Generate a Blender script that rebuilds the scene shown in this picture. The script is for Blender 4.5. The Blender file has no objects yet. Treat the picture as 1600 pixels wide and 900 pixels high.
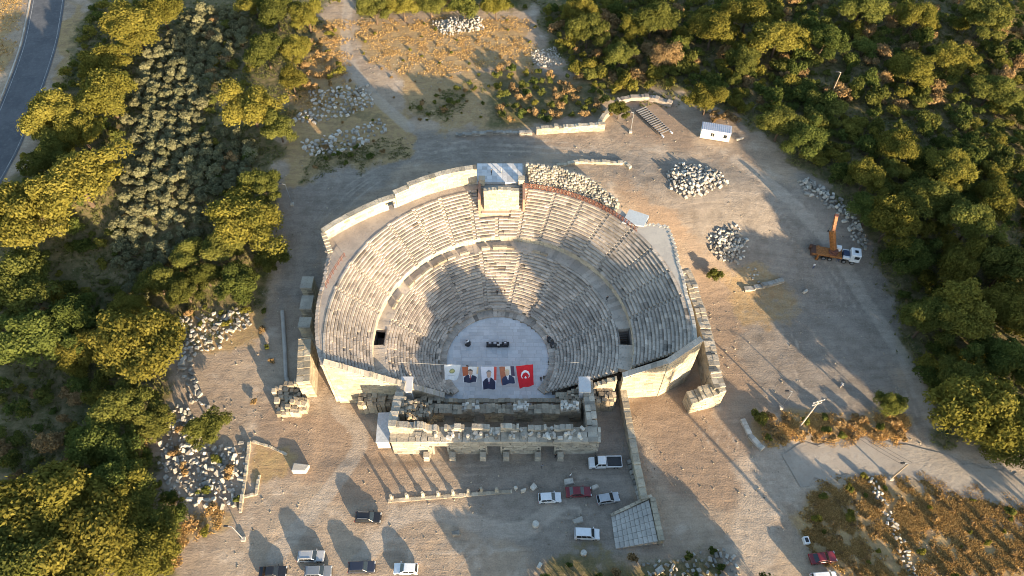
import bpy, bmesh, math, random
import numpy as np
from mathutils import Vector, Matrix

random.seed(11)
RNG = np.random.default_rng(11)
S = bpy.context.scene
COL = S.collection
R = math.radians
PI = math.pi

# ------------------------------------------------------------------ camera
H, PITCH, FPX = 124.0, R(54.0), 1109.0
cam = bpy.data.cameras.new('camera')
cam.sensor_width = 36.0
cam.lens = 36.0 * FPX / 1600.0
cam.clip_end = 6000.0
cam_o = bpy.data.objects.new('camera', cam)
cam_o.location = (0, 0, H)
cam_o.rotation_euler = (PI / 2 - PITCH, 0, 0)
COL.objects.link(cam_o)
S.camera = cam_o

# ------------------------------------------------------------------ sky and sun
SUN_EL, SUN_AZ = R(10.5), R(145.0)          # azimuth clockwise from +Y
world = bpy.data.worlds.new('World')
S.world = world
world.use_nodes = True
wn = world.node_tree
sky = wn.nodes.new('ShaderNodeTexSky')
sky.sky_type = 'NISHITA'
sky.sun_disc = False
sky.sun_elevation = SUN_EL
sky.sun_rotation = SUN_AZ
sky.air_density = 1.0
sky.dust_density = 0.6
wn.links.new(sky.outputs[0], wn.nodes['Background'].inputs[0])
wn.nodes['Background'].inputs[1].default_value = 0.13
sun = bpy.data.lights.new('sun', 'SUN')
sun.energy = 5.0
sun.angle = R(0.5)
sun.color = (1.0, 0.77, 0.50)
sun_o = bpy.data.objects.new('sun', sun)
SD = Vector((math.sin(SUN_AZ) * math.cos(SUN_EL), math.cos(SUN_AZ) * math.cos(SUN_EL), math.sin(SUN_EL)))
sun_o.rotation_euler = (-SD).to_track_quat('-Z', 'Y').to_euler()
sun_o.location = SD * 300
COL.objects.link(sun_o)
S.view_settings.view_transform = 'Standard'
S.view_settings.look = 'None'
S.view_settings.gamma = 1.0
S.view_settings.use_curve_mapping = False
S.view_settings.exposure = 1.74
S.cycles.filter_width = 1.0
S.cycles.use_denoising = True
S.cycles.denoising_prefilter = 'ACCURATE'

# ------------------------------------------------------------------ helpers
SN, CS = math.sin(PITCH), math.cos(PITCH)

def terrain(x, y):
    """the ground climbs behind the theatre"""
    t = np.clip((np.asarray(y, float) - 84.0) / 32.0, 0, 1)
    return 7.0 * t * t * (3 - 2 * t)

def G(px, py, z=0.0):
    """spot in the place, z above the ground, that the photograph shows at pixel px, py"""
    zz = z
    for _ in range(8):
        x, y = G0(px, py, zz); zz = z + float(terrain(x, y))
    return x, y

def G0(px, py, z=0.0):
    """the same at an absolute height"""
    u, v = (px - 800.0) / FPX, (py - 450.0) / FPX
    d = (H - z) / (SN + v * CS)
    return (u * d, d * (CS - v * SN))

def proj(x, y, z=0.0):
    d = y * CS + (H - z) * SN
    return 800 + FPX * x / d, 450 + FPX * ((H - z) * CS - y * SN) / d

def GP(pts, z=0.0):
    return [G(a, b, z) for a, b in pts]

def sdist(P, X, Y):
    """signed distance (inside positive) of points to polygon P"""
    X = np.asarray(X, float); Y = np.asarray(Y, float)
    ins = np.zeros(X.shape, bool); dm = np.full(X.shape, 1e9)
    n = len(P)
    for i in range(n):
        x0, y0 = P[i]; x1, y1 = P[(i + 1) % n]
        ex, ey = x1 - x0, y1 - y0
        t = np.clip(((X - x0) * ex + (Y - y0) * ey) / (ex * ex + ey * ey + 1e-12), 0, 1)
        dm = np.minimum(dm, (X - x0 - t * ex) ** 2 + (Y - y0 - t * ey) ** 2)
        c = (y0 > Y) != (y1 > Y)
        with np.errstate(divide='ignore', invalid='ignore'):
            xi = (x1 - x0) * (Y - y0) / (y1 - y0 + 1e-12) + x0
        ins ^= c & (X < xi)
    d = np.sqrt(dm)
    return np.where(ins, d, -d)

def inside(P, x, y):
    return float(sdist(P, np.array([x]), np.array([y]))[0]) > 0

def pline(pts, X, Y):
    """distance to an open polyline"""
    dm = np.full(np.shape(X), 1e9)
    for (x0, y0), (x1, y1) in zip(pts, pts[1:]):
        ex, ey = x1 - x0, y1 - y0
        t = np.clip(((X - x0) * ex + (Y - y0) * ey) / (ex * ex + ey * ey + 1e-12), 0, 1)
        dm = np.minimum(dm, (X - x0 - t * ex) ** 2 + (Y - y0 - t * ey) ** 2)
    return np.sqrt(dm)

def smooth(pts, n=6):
    """Catmull-Rom through the points"""
    P = [Vector((a, b, 0)) for a, b in pts]
    P = [P[0] * 2 - P[1]] + P + [P[-1] * 2 - P[-2]]
    out = []
    for i in range(1, len(P) - 2):
        for k in range(n):
            t = k / n
            a, b, c, d = P[i - 1], P[i], P[i + 1], P[i + 2]
            q = 0.5 * ((2 * b) + (c - a) * t + (2 * a - 5 * b + 4 * c - d) * t * t + (3 * b - a - 3 * c + d) * t ** 3)
            out.append((q.x, q.y))
    out.append((P[-2].x, P[-2].y))
    return out

_tab = RNG.random((64, 64))
def vnoise(x, y):
    x = np.asarray(x, float); y = np.asarray(y, float)
    xi = np.floor(x).astype(int); yi = np.floor(y).astype(int)
    fx = x - xi; fy = y - yi
    fx = fx * fx * (3 - 2 * fx); fy = fy * fy * (3 - 2 * fy)
    g = lambda a, b: _tab[a % 64, b % 64]
    return (g(xi, yi) * (1 - fx) + g(xi + 1, yi) * fx) * (1 - fy) + (g(xi, yi + 1) * (1 - fx) + g(xi + 1, yi + 1) * fx) * fy

def fbm(x, y, o=4):
    s = 0; a = 0.5
    for k in range(o):
        s = s + a * vnoise(x * 2 ** k + 13.7 * k, y * 2 ** k + 7.3 * k); a *= 0.5
    return s

def tag(o, label=None, cat=None, group=None, kind=None):
    if label: o['label'] = label
    if cat: o['category'] = cat
    if group: o['group'] = group
    if kind: o['kind'] = kind
    return o

def empty(name, loc=(0, 0, 0), rz=0.0, label=None, cat=None, group=None):
    o = bpy.data.objects.new(name, None)
    o.empty_display_size = 0.3
    o.location = loc if len(loc) == 3 else (loc[0], loc[1], 0)
    o.rotation_euler = (0, 0, rz)
    COL.objects.link(o)
    return tag(o, label, cat, group)

def put(name, mesh, loc=(0, 0, 0), rot=(0, 0, 0), sc=(1, 1, 1), parent=None):
    o = bpy.data.objects.new(name, mesh)
    COL.objects.link(o)
    o.location = loc; o.rotation_euler = rot; o.scale = sc
    if parent: o.parent = parent
    return o

class MB:
    """collects shapes; build() links them as one mesh object"""
    def __init__(s):
        s.v = []; s.f = []; s.m = []; s.t = []
    def add(s, vs, fs, mi=0, tint=0.0):
        n = len(s.v)
        s.v += [tuple(p) for p in vs]
        for f in fs:
            s.f.append(tuple(i + n for i in f)); s.m.append(mi); s.t.append(tint)
    def hexa(s, p, mi=0, tint=0.0):
        s.add(p, [(3, 2, 1, 0), (4, 5, 6, 7), (0, 1, 5, 4), (1, 2, 6, 5), (2, 3, 7, 6), (3, 0, 4, 7)], mi, tint)
    def box(s, c, d, rz=0.0, mi=0, tint=0.0, top=1.0):
        cx, cy, cz = c; a, b, h = d[0] / 2, d[1] / 2, d[2] / 2
        co, si = math.cos(rz), math.sin(rz); p = []
        for z, k in ((-h, 1.0), (h, top)):
            for x, y in ((-a, -b), (a, -b), (a, b), (-a, b)):
                x *= k; y *= k
                p.append((cx + x * co - y * si, cy + x * si + y * co, cz + z))
        s.hexa(p, mi, tint)
    def prism(s, poly, z0, z1, mi=0, tint=0.0, top=True, bot=False):
        n = len(poly)
        zz1 = z1 if hasattr(z1, '__len__') else [z1] * n
        zz0 = z0 if hasattr(z0, '__len__') else [z0] * n
        vs = [(x, y, zz0[i]) for i, (x, y) in enumerate(poly)] + [(x, y, zz1[i]) for i, (x, y) in enumerate(poly)]
        fs = [(i, (i + 1) % n, n + (i + 1) % n, n + i) for i in range(n)]
        if top: fs.append(tuple(range(n, 2 * n)))
        if bot: fs.append(tuple(range(n - 1, -1, -1)))
        s.add(vs, fs, mi, tint)
    def tube(s, a, b, r0, r1=None, n=8, mi=0, tint=0.0, caps=True):
        r1 = r0 if r1 is None else r1
        a = Vector(a); b = Vector(b); d = (b - a)
        if d.length < 1e-6: return
        d.normalize()
        u = d.orthogonal().normalized(); w = d.cross(u)
        vs = []
        for p, r in ((a, r0), (b, r1)):
            for k in range(n):
                t = 2 * PI * k / n
                vs.append(p + (u * math.cos(t) + w * math.sin(t)) * r)
        fs = [(k, (k + 1) % n, n + (k + 1) % n, n + k) for k in range(n)]
        if caps: fs += [tuple(range(n - 1, -1, -1)), tuple(range(n, 2 * n))]
        s.add(vs, fs, mi, tint)
    def path(s, pts, r, n=6, mi=0):
        for a, b in zip(pts, pts[1:]): s.tube(a, b, r, r, n, mi)
    def lathe(s, prof, c=(0, 0, 0), n=14, mi=0, tint=0.0):
        vs = []
        for r, z in prof:
            for k in range(n):
                t = 2 * PI * k / n
                vs.append((c[0] + r * math.cos(t), c[1] + r * math.sin(t), c[2] + z))
        fs = []
        for i in range(len(prof) - 1):
            for k in range(n):
                fs.append((i * n + k, i * n + (k + 1) % n, (i + 1) * n + (k + 1) % n, (i + 1) * n + k))
        fs += [tuple(range(n - 1, -1, -1)), tuple(range((len(prof) - 1) * n, len(prof) * n))]
        s.add(vs, fs, mi, tint)
    def arc(s, cen, r0, r1, a0, a1, z0, z1, mi=0, tint=0.0, n=1, front=0.0):
        """curved block; front pushes the upper front edge inwards (nosing)"""
        for k in range(n):
            b0 = a0 + (a1 - a0) * k / n; b1 = a0 + (a1 - a0) * (k + 1) / n
            p = []
            for z, rr in ((z0, r0), (z1, r0 - front)):
                for r, a in ((rr, b0), (r1, b0), (r1, b1), (rr, b1)):
                    p.append((cen[0] + r * math.cos(a), cen[1] + r * math.sin(a), z))
            s.hexa(p, mi, tint)
    def mesh(s, name, mats, smooth_=False, org=None):
        me = bpy.data.meshes.new(name)
        v = s.v if org is None else [(x - org[0], y - org[1], z - org[2]) for x, y, z in s.v]
        me.from_pydata(v, [], s.f)
        for m in (mats if isinstance(mats, (list, tuple)) else [mats]): me.materials.append(m)
        if any(s.m): me.polygons.foreach_set('material_index', s.m)
        if any(s.t):
            at = me.attributes.new('tint', 'FLOAT', 'FACE'); at.data.foreach_set('value', s.t)
        if smooth_: me.polygons.foreach_set('use_smooth', [True] * len(me.polygons))
        me.update()
        return me
    def build(s, name, mats, parent=None, local=False, smooth_=False, bevel=0.0, kind=None):
        org = None
        if parent is not None and not local:
            q = parent; org = Vector((0, 0, 0))
            while q is not None:
                org = org + q.location; q = q.parent
        me = s.mesh(name, mats, smooth_, org)
        if bevel > 0:
            bm = bmesh.new(); bm.from_mesh(me)
            bmesh.ops.bevel(bm, geom=bm.edges[:], offset=bevel, segments=1, affect='EDGES')
            bm.to_mesh(me); bm.free()
        o = put(name, me, parent=parent)
        if kind: o['kind'] = kind
        return o

# ------------------------------------------------------------------ materials
MATS = {}
class NT:
    def __init__(s, m): s.t = m.node_tree; s.n = s.t.nodes; s.l = s.t.links
    def new(s, ty, **k):
        n = s.n.new(ty)
        for a, b in k.items(): setattr(n, a, b)
        return n
    def inp(s, n, i, v):
        if hasattr(v, 'is_output'): s.l.new(v, n.inputs[i])
        else: n.inputs[i].default_value = v
    def math(s, op, a, b=0.0, c=0.0, clamp=False):
        n = s.new('ShaderNodeMath', operation=op, use_clamp=clamp)
        for i, v in enumerate((a, b, c)): s.inp(n, i, v)
        return n.outputs[0]
    def noise(s, vec, scale, detail=4.0, rough=0.55):
        n = s.new('ShaderNodeTexNoise')
        s.inp(n, 'Vector', vec); n.inputs['Scale'].default_value = scale
        n.inputs['Detail'].default_value = detail; n.inputs['Roughness'].default_value = rough
        return n.outputs['Fac']
    def mix(s, f, a, b, blend='MIX'):
        n = s.new('ShaderNodeMix', data_type='RGBA', blend_type=blend)
        s.inp(n, 0, f)
        for i, v in ((6, a), (7, b)):
            if isinstance(v, tuple): v = (*v[:3], 1.0)
            s.inp(n, i, v)
        return n.outputs[2]
    def ramp(s, f, lo, hi):
        n = s.new('ShaderNodeMapRange', interpolation_type='SMOOTHSTEP')
        s.inp(n, 0, f); s.inp(n, 1, lo); s.inp(n, 2, hi)
        return n.outputs[0]
    def gain(s, col, val):
        """scales a colour by a value"""
        n = s.new('ShaderNodeVectorMath', operation='SCALE')
        s.inp(n, 0, col); s.inp(n, 3, val)
        return n.outputs[0]

def material(name):
    m = bpy.data.materials.new(name); m.use_nodes = True
    return m, NT(m), m.node_tree.nodes['Principled BSDF']

def plain(name, col, rough=0.6, metal=0.0, var=0.12, scale=3.0, spec=0.4, coat=0.0, emit=None):
    if name in MATS: return MATS[name]
    m, t, b = material(name)
    tc = t.new('ShaderNodeTexCoord').outputs['Object']
    f = t.noise(tc, scale, 3)
    c = t.mix(t.ramp(f, 0.3, 0.7), tuple(x * (1 - var) for x in col), tuple(min(1, x * (1 + var)) for x in col))
    t.l.new(c, b.inputs['Base Color'])
    b.inputs['Roughness'].default_value = rough; b.inputs['Metallic'].default_value = metal
    b.inputs['Specular IOR Level'].default_value = spec
    b.inputs['Coat Weight'].default_value = coat
    MATS[name] = m
    return m

def stone(name, c0, c1, c2, scale=0.35, rough=0.9, bump=0.5, dirt=0.35, rnd=0.0, fine=6.0):
    """weathered stone: broad patches, fine mottling, tint of each block"""
    m, t, b = material(name)
    geo = t.new('ShaderNodeNewGeometry').outputs['Position']
    oi = t.new('ShaderNodeObjectInfo')
    if rnd:
        tc = t.new('ShaderNodeTexCoord').outputs['Object']
        ad = t.new('ShaderNodeVectorMath', operation='ADD'); t.l.new(tc, ad.inputs[0]); t.l.new(oi.outputs['Location'], ad.inputs[1])
        geo = ad.outputs[0]
    f1 = t.noise(geo, scale, 5, 0.6); f2 = t.noise(geo, fine, 5, 0.65)
    c = t.mix(t.ramp(f1, 0.35, 0.65), c0, c1)
    c = t.mix(t.math('MULTIPLY', t.ramp(f2, 0.48, 0.72), dirt), c, c2)
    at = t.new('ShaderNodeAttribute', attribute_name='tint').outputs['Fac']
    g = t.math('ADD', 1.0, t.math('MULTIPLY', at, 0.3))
    if rnd:
        g = t.math('ADD', g, t.math('MULTIPLY', t.math('SUBTRACT', oi.outputs['Random'], 0.5), rnd))
    g = t.math('MULTIPLY', g, t.math('ADD', 0.8, t.math('MULTIPLY', f2, 0.4)))
    t.l.new(t.gain(c, g), b.inputs['Base Color'])
    b.inputs['Roughness'].default_value = rough; b.inputs['Specular IOR Level'].default_value = 0.2
    bp = t.new('ShaderNodeBump'); bp.inputs['Strength'].default_value = bump; bp.inputs['Distance'].default_value = 0.12
    t.l.new(f2, bp.inputs['Height']); t.l.new(bp.outputs[0], b.inputs['Normal'])
    MATS[name] = m
    return m

def leaf(name, c0, c1, trans=0.35, var=0.5):
    m, t, b = material(name)
    oi = t.new('ShaderNodeObjectInfo').outputs['Random']
    at = t.new('ShaderNodeAttribute', attribute_name='tint').outputs['Fac']
    f = t.math('ADD', t.math('MULTIPLY', at, 0.6), t.math('MULTIPLY', oi, 0.4))
    c = t.mix(f, c0, c1)
    oi2 = t.math('FRACT', t.math('MULTIPLY', oi, 7.31))
    c = t.gain(c, t.math('ADD', 0.78 - var / 2, t.math('ADD', t.math('MULTIPLY', at, var), t.math('MULTIPLY', oi2, 0.44))))
    d = t.new('ShaderNodeBsdfDiffuse'); tr = t.new('ShaderNodeBsdfTranslucent')
    t.l.new(c, d.inputs[0]); t.l.new(c, tr.inputs[0])
    mx = t.new('ShaderNodeMixShader'); mx.inputs[0].default_value = trans
    t.l.new(d.outputs[0], mx.inputs[1]); t.l.new(tr.outputs[0], mx.inputs[2])
    t.l.new(mx.outputs[0], t.n['Material Output'].inputs[0]); t.n.remove(b)
    MATS[name] = m
    return m

M_SEAT = stone('weathered seat stone', (0.47, 0.405, 0.335), (0.35, 0.308, 0.262), (0.15, 0.137, 0.122), 0.16, dirt=0.65, fine=1.8)
M_WALL = stone('cream ashlar', (0.45, 0.39, 0.285), (0.32, 0.28, 0.215), (0.15, 0.13, 0.10), 0.18, dirt=0.65, fine=2.2, bump=0.8)
M_NEW = stone('pale restored stone', (0.47, 0.41, 0.31), (0.36, 0.315, 0.245), (0.17, 0.145, 0.11), 0.2, dirt=0.6, fine=2.3, bump=0.8)
M_STAGE = stone('grey eroded masonry', (0.43, 0.385, 0.31), (0.32, 0.29, 0.24), (0.15, 0.13, 0.105), 0.4, dirt=0.6, fine=2.4, bump=0.8)
M_RUB = stone('rubble core', (0.38, 0.32, 0.235), (0.29, 0.245, 0.185), (0.13, 0.11, 0.085), 0.5, dirt=0.6, fine=2.5, bump=0.9)
M_PAVE = stone('grey paving', (0.56, 0.565, 0.57), (0.49, 0.495, 0.50), (0.34, 0.34, 0.34), 0.2, dirt=0.3, fine=2.0, bump=0.15)
M_MARB = stone('loose marble', (0.46, 0.43, 0.375), (0.33, 0.305, 0.265), (0.15, 0.135, 0.11), 0.8, dirt=0.6, rnd=0.9, fine=3.0)
M_EARTH = stone('trodden earth', (0.37, 0.32, 0.27), (0.29, 0.25, 0.215), (0.17, 0.145, 0.12), 0.3, dirt=0.5, fine=2.0)
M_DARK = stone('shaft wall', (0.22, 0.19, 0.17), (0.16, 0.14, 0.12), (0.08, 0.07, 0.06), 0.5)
M_CONC = stone('pale concrete', (0.45, 0.415, 0.36), (0.37, 0.34, 0.30), (0.22, 0.20, 0.17), 0.4, dirt=0.4, fine=2.5, bump=0.4)
M_BARK = stone('bark', (0.13, 0.09, 0.06), (0.09, 0.065, 0.045), (0.05, 0.04, 0.03), 1.0)
M_TYRE = plain('tyre rubber', (0.02, 0.02, 0.02), 0.85)
M_RIM = plain('alloy rim', (0.45, 0.45, 0.46), 0.35, 0.8)
M_GLASS = plain('car glass', (0.015, 0.02, 0.025), 0.08, 0.0, spec=0.7)
M_LAMP = plain('clear lamp', (0.65, 0.65, 0.62), 0.15)
M_TAIL = plain('red lamp', (0.35, 0.01, 0.01), 0.2)
M_BLACK = plain('black plastic', (0.025, 0.025, 0.027), 0.5)
M_WHITE = plain('white paint', (0.75, 0.75, 0.74), 0.4, var=0.05)
M_RUST = plain('red oxide steel', (0.15, 0.06, 0.04), 0.75, var=0.3)
M_STEEL = plain('grey steel', (0.35, 0.36, 0.37), 0.5, 0.5)
M_ROPE = plain('rope', (0.6, 0.58, 0.52), 0.9)

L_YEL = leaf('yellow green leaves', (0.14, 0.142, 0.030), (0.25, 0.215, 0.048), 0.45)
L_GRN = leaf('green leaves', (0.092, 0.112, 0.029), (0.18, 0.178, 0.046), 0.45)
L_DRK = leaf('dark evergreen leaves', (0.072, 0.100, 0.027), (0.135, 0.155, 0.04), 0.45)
L_OLV = leaf('grey olive leaves', (0.14, 0.15, 0.08), (0.25, 0.24, 0.135))
L_DRY = leaf('dry brown twigs', (0.20, 0.13, 0.06), (0.32, 0.22, 0.105), 0.25)
L_GRASS = leaf('dry golden grass', (0.42, 0.27, 0.10), (0.62, 0.43, 0.19), 0.35)
L_GGRASS = leaf('green grass', (0.10, 0.12, 0.04), (0.19, 0.18, 0.07), 0.35)
# ------------------------------------------------------------------ ground
# plain areas, outlined on the ground
VEG = [GP(p) for p in (
    [(-60, 345), (55, 250), (112, 100), (150, -60), (525, -60), (500, 60), (462, 130), (438, 250), (432, 400), (412, 470), (300, 490), (272, 560), (262, 640), (240, 700), (235, 790), (290, 820), (262, 960), (-120, 960)],
    [(832, -60), (845, 40), (885, 112), (950, 160), (1035, 140), (1150, 185), (1240, 262), (1345, 345), (1395, 440), (1405, 530), (1470, 690), (1720, 740), (1900, 300), (1800, -60)],
    [(545, -60), (560, 25), (690, 18), (830, 20), (840, -60)],
    [(765, 118), (950, 120), (960, 185), (840, 190), (770, 195)],
    [(640, 165), (740, 125), (760, 135), (690, 190), (650, 195)],
    [(500, 228), (600, 215), (640, 240), (560, 262), (470, 285), (465, 250)],
    [(520, 175), (610, 170), (618, 182), (520, 200)],
    [(850, 872), (1000, 868), (1090, 845), (1150, 890), (1120, 960), (840, 960)])]
DRY = [GP(p) for p in (
    [(470, 30), (540, 30), (545, 140), (470, 185), (440, 190), (448, 120)],
    [(560, 30), (830, 25), (840, 110), (700, 120), (600, 112), (562, 90)],
    [(1245, 810), (1300, 745), (1375, 735), (1500, 765), (1640, 800), (1700, 960), (1340, 960), (1290, 880)],
    [(1175, 640), (1205, 655), (1330, 648), (1420, 660), (1415, 690), (1200, 700), (1180, 690)],
    [(-80, -60), (42, -60), (22, 60), (5, 110), (-60, 200)],
    [(110, 0), (140, 0), (105, 130), (60, 235), (45, 230), (85, 110)],
    [(245, 830), (330, 790), (345, 815), (280, 880), (240, 910)],
    [(395, 690), (455, 715), (440, 735), (400, 740)],
    [(270, 470), (410, 470), (400, 540), (290, 560)],
    [(860, 870), (1100, 850), (1150, 900), (1100, 960), (840, 960)],
    [(438, 190), (470, 130), (560, 120), (640, 180), (640, 250), (520, 262), (436, 300)],
    [(610, 110), (840, 100), (830, 200), (700, 205), (640, 180)],
    [(1110, 420), (1180, 400), (1260, 450), (1240, 520), (1150, 520)])]
GRAVEL = [GP(p) for p in (
    [(436, 250), (520, 262), (640, 240), (720, 215), (840, 208), (850, 250), (1000, 240), (1150, 255), (1240, 320), (1330, 430), (1400, 560), (1480, 700), (1400, 650), (1230, 650), (1150, 560), (1150, 420), (1050, 330), (980, 270), (830, 250), (640, 262), (508, 350), (500, 470), (430, 470)],
    [(690, 712), (940, 700), (990, 760), (1030, 860), (830, 890), (730, 800)],
    [(640, 205), (700, 210), (720, 235), (640, 250), (620, 235)],
    [(930, 610), (965, 610), (1000, 760), (940, 770)],
    [(1260, 250), (1420, 450), (1420, 600), (1480, 700), (1400, 640), (1230, 640), (1150, 450), (1200, 300)])]
EARTH = [GP(p) for p in (
    [(960, 255), (1040, 250), (1100, 320), (1060, 410), (1000, 350)],
    [(1075, 420), (1150, 440), (1260, 560), (1215, 640), (1130, 640), (1110, 540)],
    [(965, 155), (1035, 150), (1100, 190), (1090, 235), (985, 215)],
    [(975, 610), (1080, 600), (1180, 700), (1140, 790), (1040, 770)],
    [(395, 640), (520, 640), (615, 700), (690, 720), (560, 800), (400, 720)],
    [(640, 120), (820, 110), (760, 160), (640, 190)])]
TRACKS = [smooth(GP(p)) for p in (
    [(548, -20), (540, 50), (548, 100), (585, 150), (640, 200)],
    [(1150, 250), (1230, 310), (1310, 400), (1400, 540), (1460, 660)],
    [(560, 880), (650, 800), (800, 830), (860, 800)],
    [(430, 870), (560, 700), (530, 640)])]
RUTS = [smooth(GP(p)) for p in (
    [(1150, 245), (1225, 300), (1290, 370), (1360, 480), (1420, 590), (1470, 690)], [(1140, 255), (1210, 315), (1270, 390), (1330, 480), (1400, 600), (1455, 700)], [(1050, 235), (1150, 262), (1230, 350), (1300, 470), (1380, 560)],
    [(980, 240), (860, 225), (720, 225), (600, 262), (500, 340), (470, 430)], [(990, 248), (860, 235), (720, 236), (610, 270), (512, 345)],
    [(430, 860), (520, 780), (560, 690), (520, 650)], [(560, 830), (640, 800), (760, 800), (900, 800)], [(700, 890), (780, 820), (880, 790)], [(330, 870), (430, 800), (600, 830), (760, 860)], [(480, 830), (640, 855), (830, 850)], [(650, 740), (760, 735), (900, 745)],
    [(1150, 900), (1165, 800), (1230, 735), (1330, 712), (1430, 720)], [(1180, 900), (1190, 800), (1250, 740), (1340, 720)], [(1100, 640), (1160, 720), (1175, 800)], [(1060, 620), (1120, 700), (1150, 800), (1140, 880)], [(1200, 480), (1240, 540), (1260, 600), (1330, 630)])]
ROADP = smooth(GP([(85, -70), (72, 20), (56, 90), (8, 215), (-40, 310)]), 8)
LANE_A = smooth(GP([(1165, 960), (1172, 850), (1195, 760), (1235, 728)]), 8)
LANE_B = smooth(GP([(1195, 745), (1300, 715), (1420, 720), (1520, 752), (1680, 785)]), 8)
THEATRE_PLOT = [(-36, 50), (18, 50), (24, 62), (36, 66), (40, 80), (33, 97), (4, 111.5), (-9, 111.5), (-30, 100), (-38, 90), (-38, 62)]

def masks(X, Y):
    wob = (fbm(X / 5.0, Y / 5.0) - 0.47) * 9.0
    def area(L, soft, wt=None):
        m = np.zeros(X.shape)
        for i, P in enumerate(L):
            m = np.maximum(m, (wt[i] if wt else 1.0) * np.clip((sdist(P, X, Y) + wob) / soft + 0.5, 0, 1))
        return m
    return area(VEG, 4.5, (1, 1, 1, 0.8, 0.5, 0.5, 0.5, 0.8)), area(DRY, 4.0, [1, 0.72] + [1] * 7 + [0.35, 0.85, 0.7, 0.6]), area(GRAVEL, 8.0), area(EARTH, 7.0)

def relief(X, Y):
    z = 0.16 * (fbm(X / 3.2, Y / 3.2, 3) - 0.45) + 0.07 * (vnoise(X / 0.9, Y / 0.9) - 0.5)
    z = z + 0.9 * (fbm(X / 26.0 + 5, Y / 26.0, 2) - 0.4) * np.clip((np.abs(X) - 45) / 30, 0, 1) * 0.5
    d = sdist(THEATRE_PLOT, X, Y)
    z = z * np.clip(1 - (d + 1) / 3.0, 0, 1) - 0.25 * np.clip((d + 0.5) / 2, 0, 1)
    for L, w in ((ROADP, 5.2), (LANE_B, 4.6)):
        q = pline(L, X, Y)
        k = np.clip((w + 2.0 - q) / 2.0, 0, 1)
        z = z * (1 - k) - 0.10 * np.clip((w - q) / 1.2, 0, 1)
    z = z + terrain(X, Y) * (1 - np.clip((d + 0.5) / 2, 0, 1))
    for T in TRACKS[:1]:
        q = pline(T, X, Y)
        z = z - 0.10 * np.exp(-((q - 0.9) / 0.35) ** 2)
    return z

def gz(x, y):
    return float(relief(np.array([float(x)]), np.array([float(y)]))[0])

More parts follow.
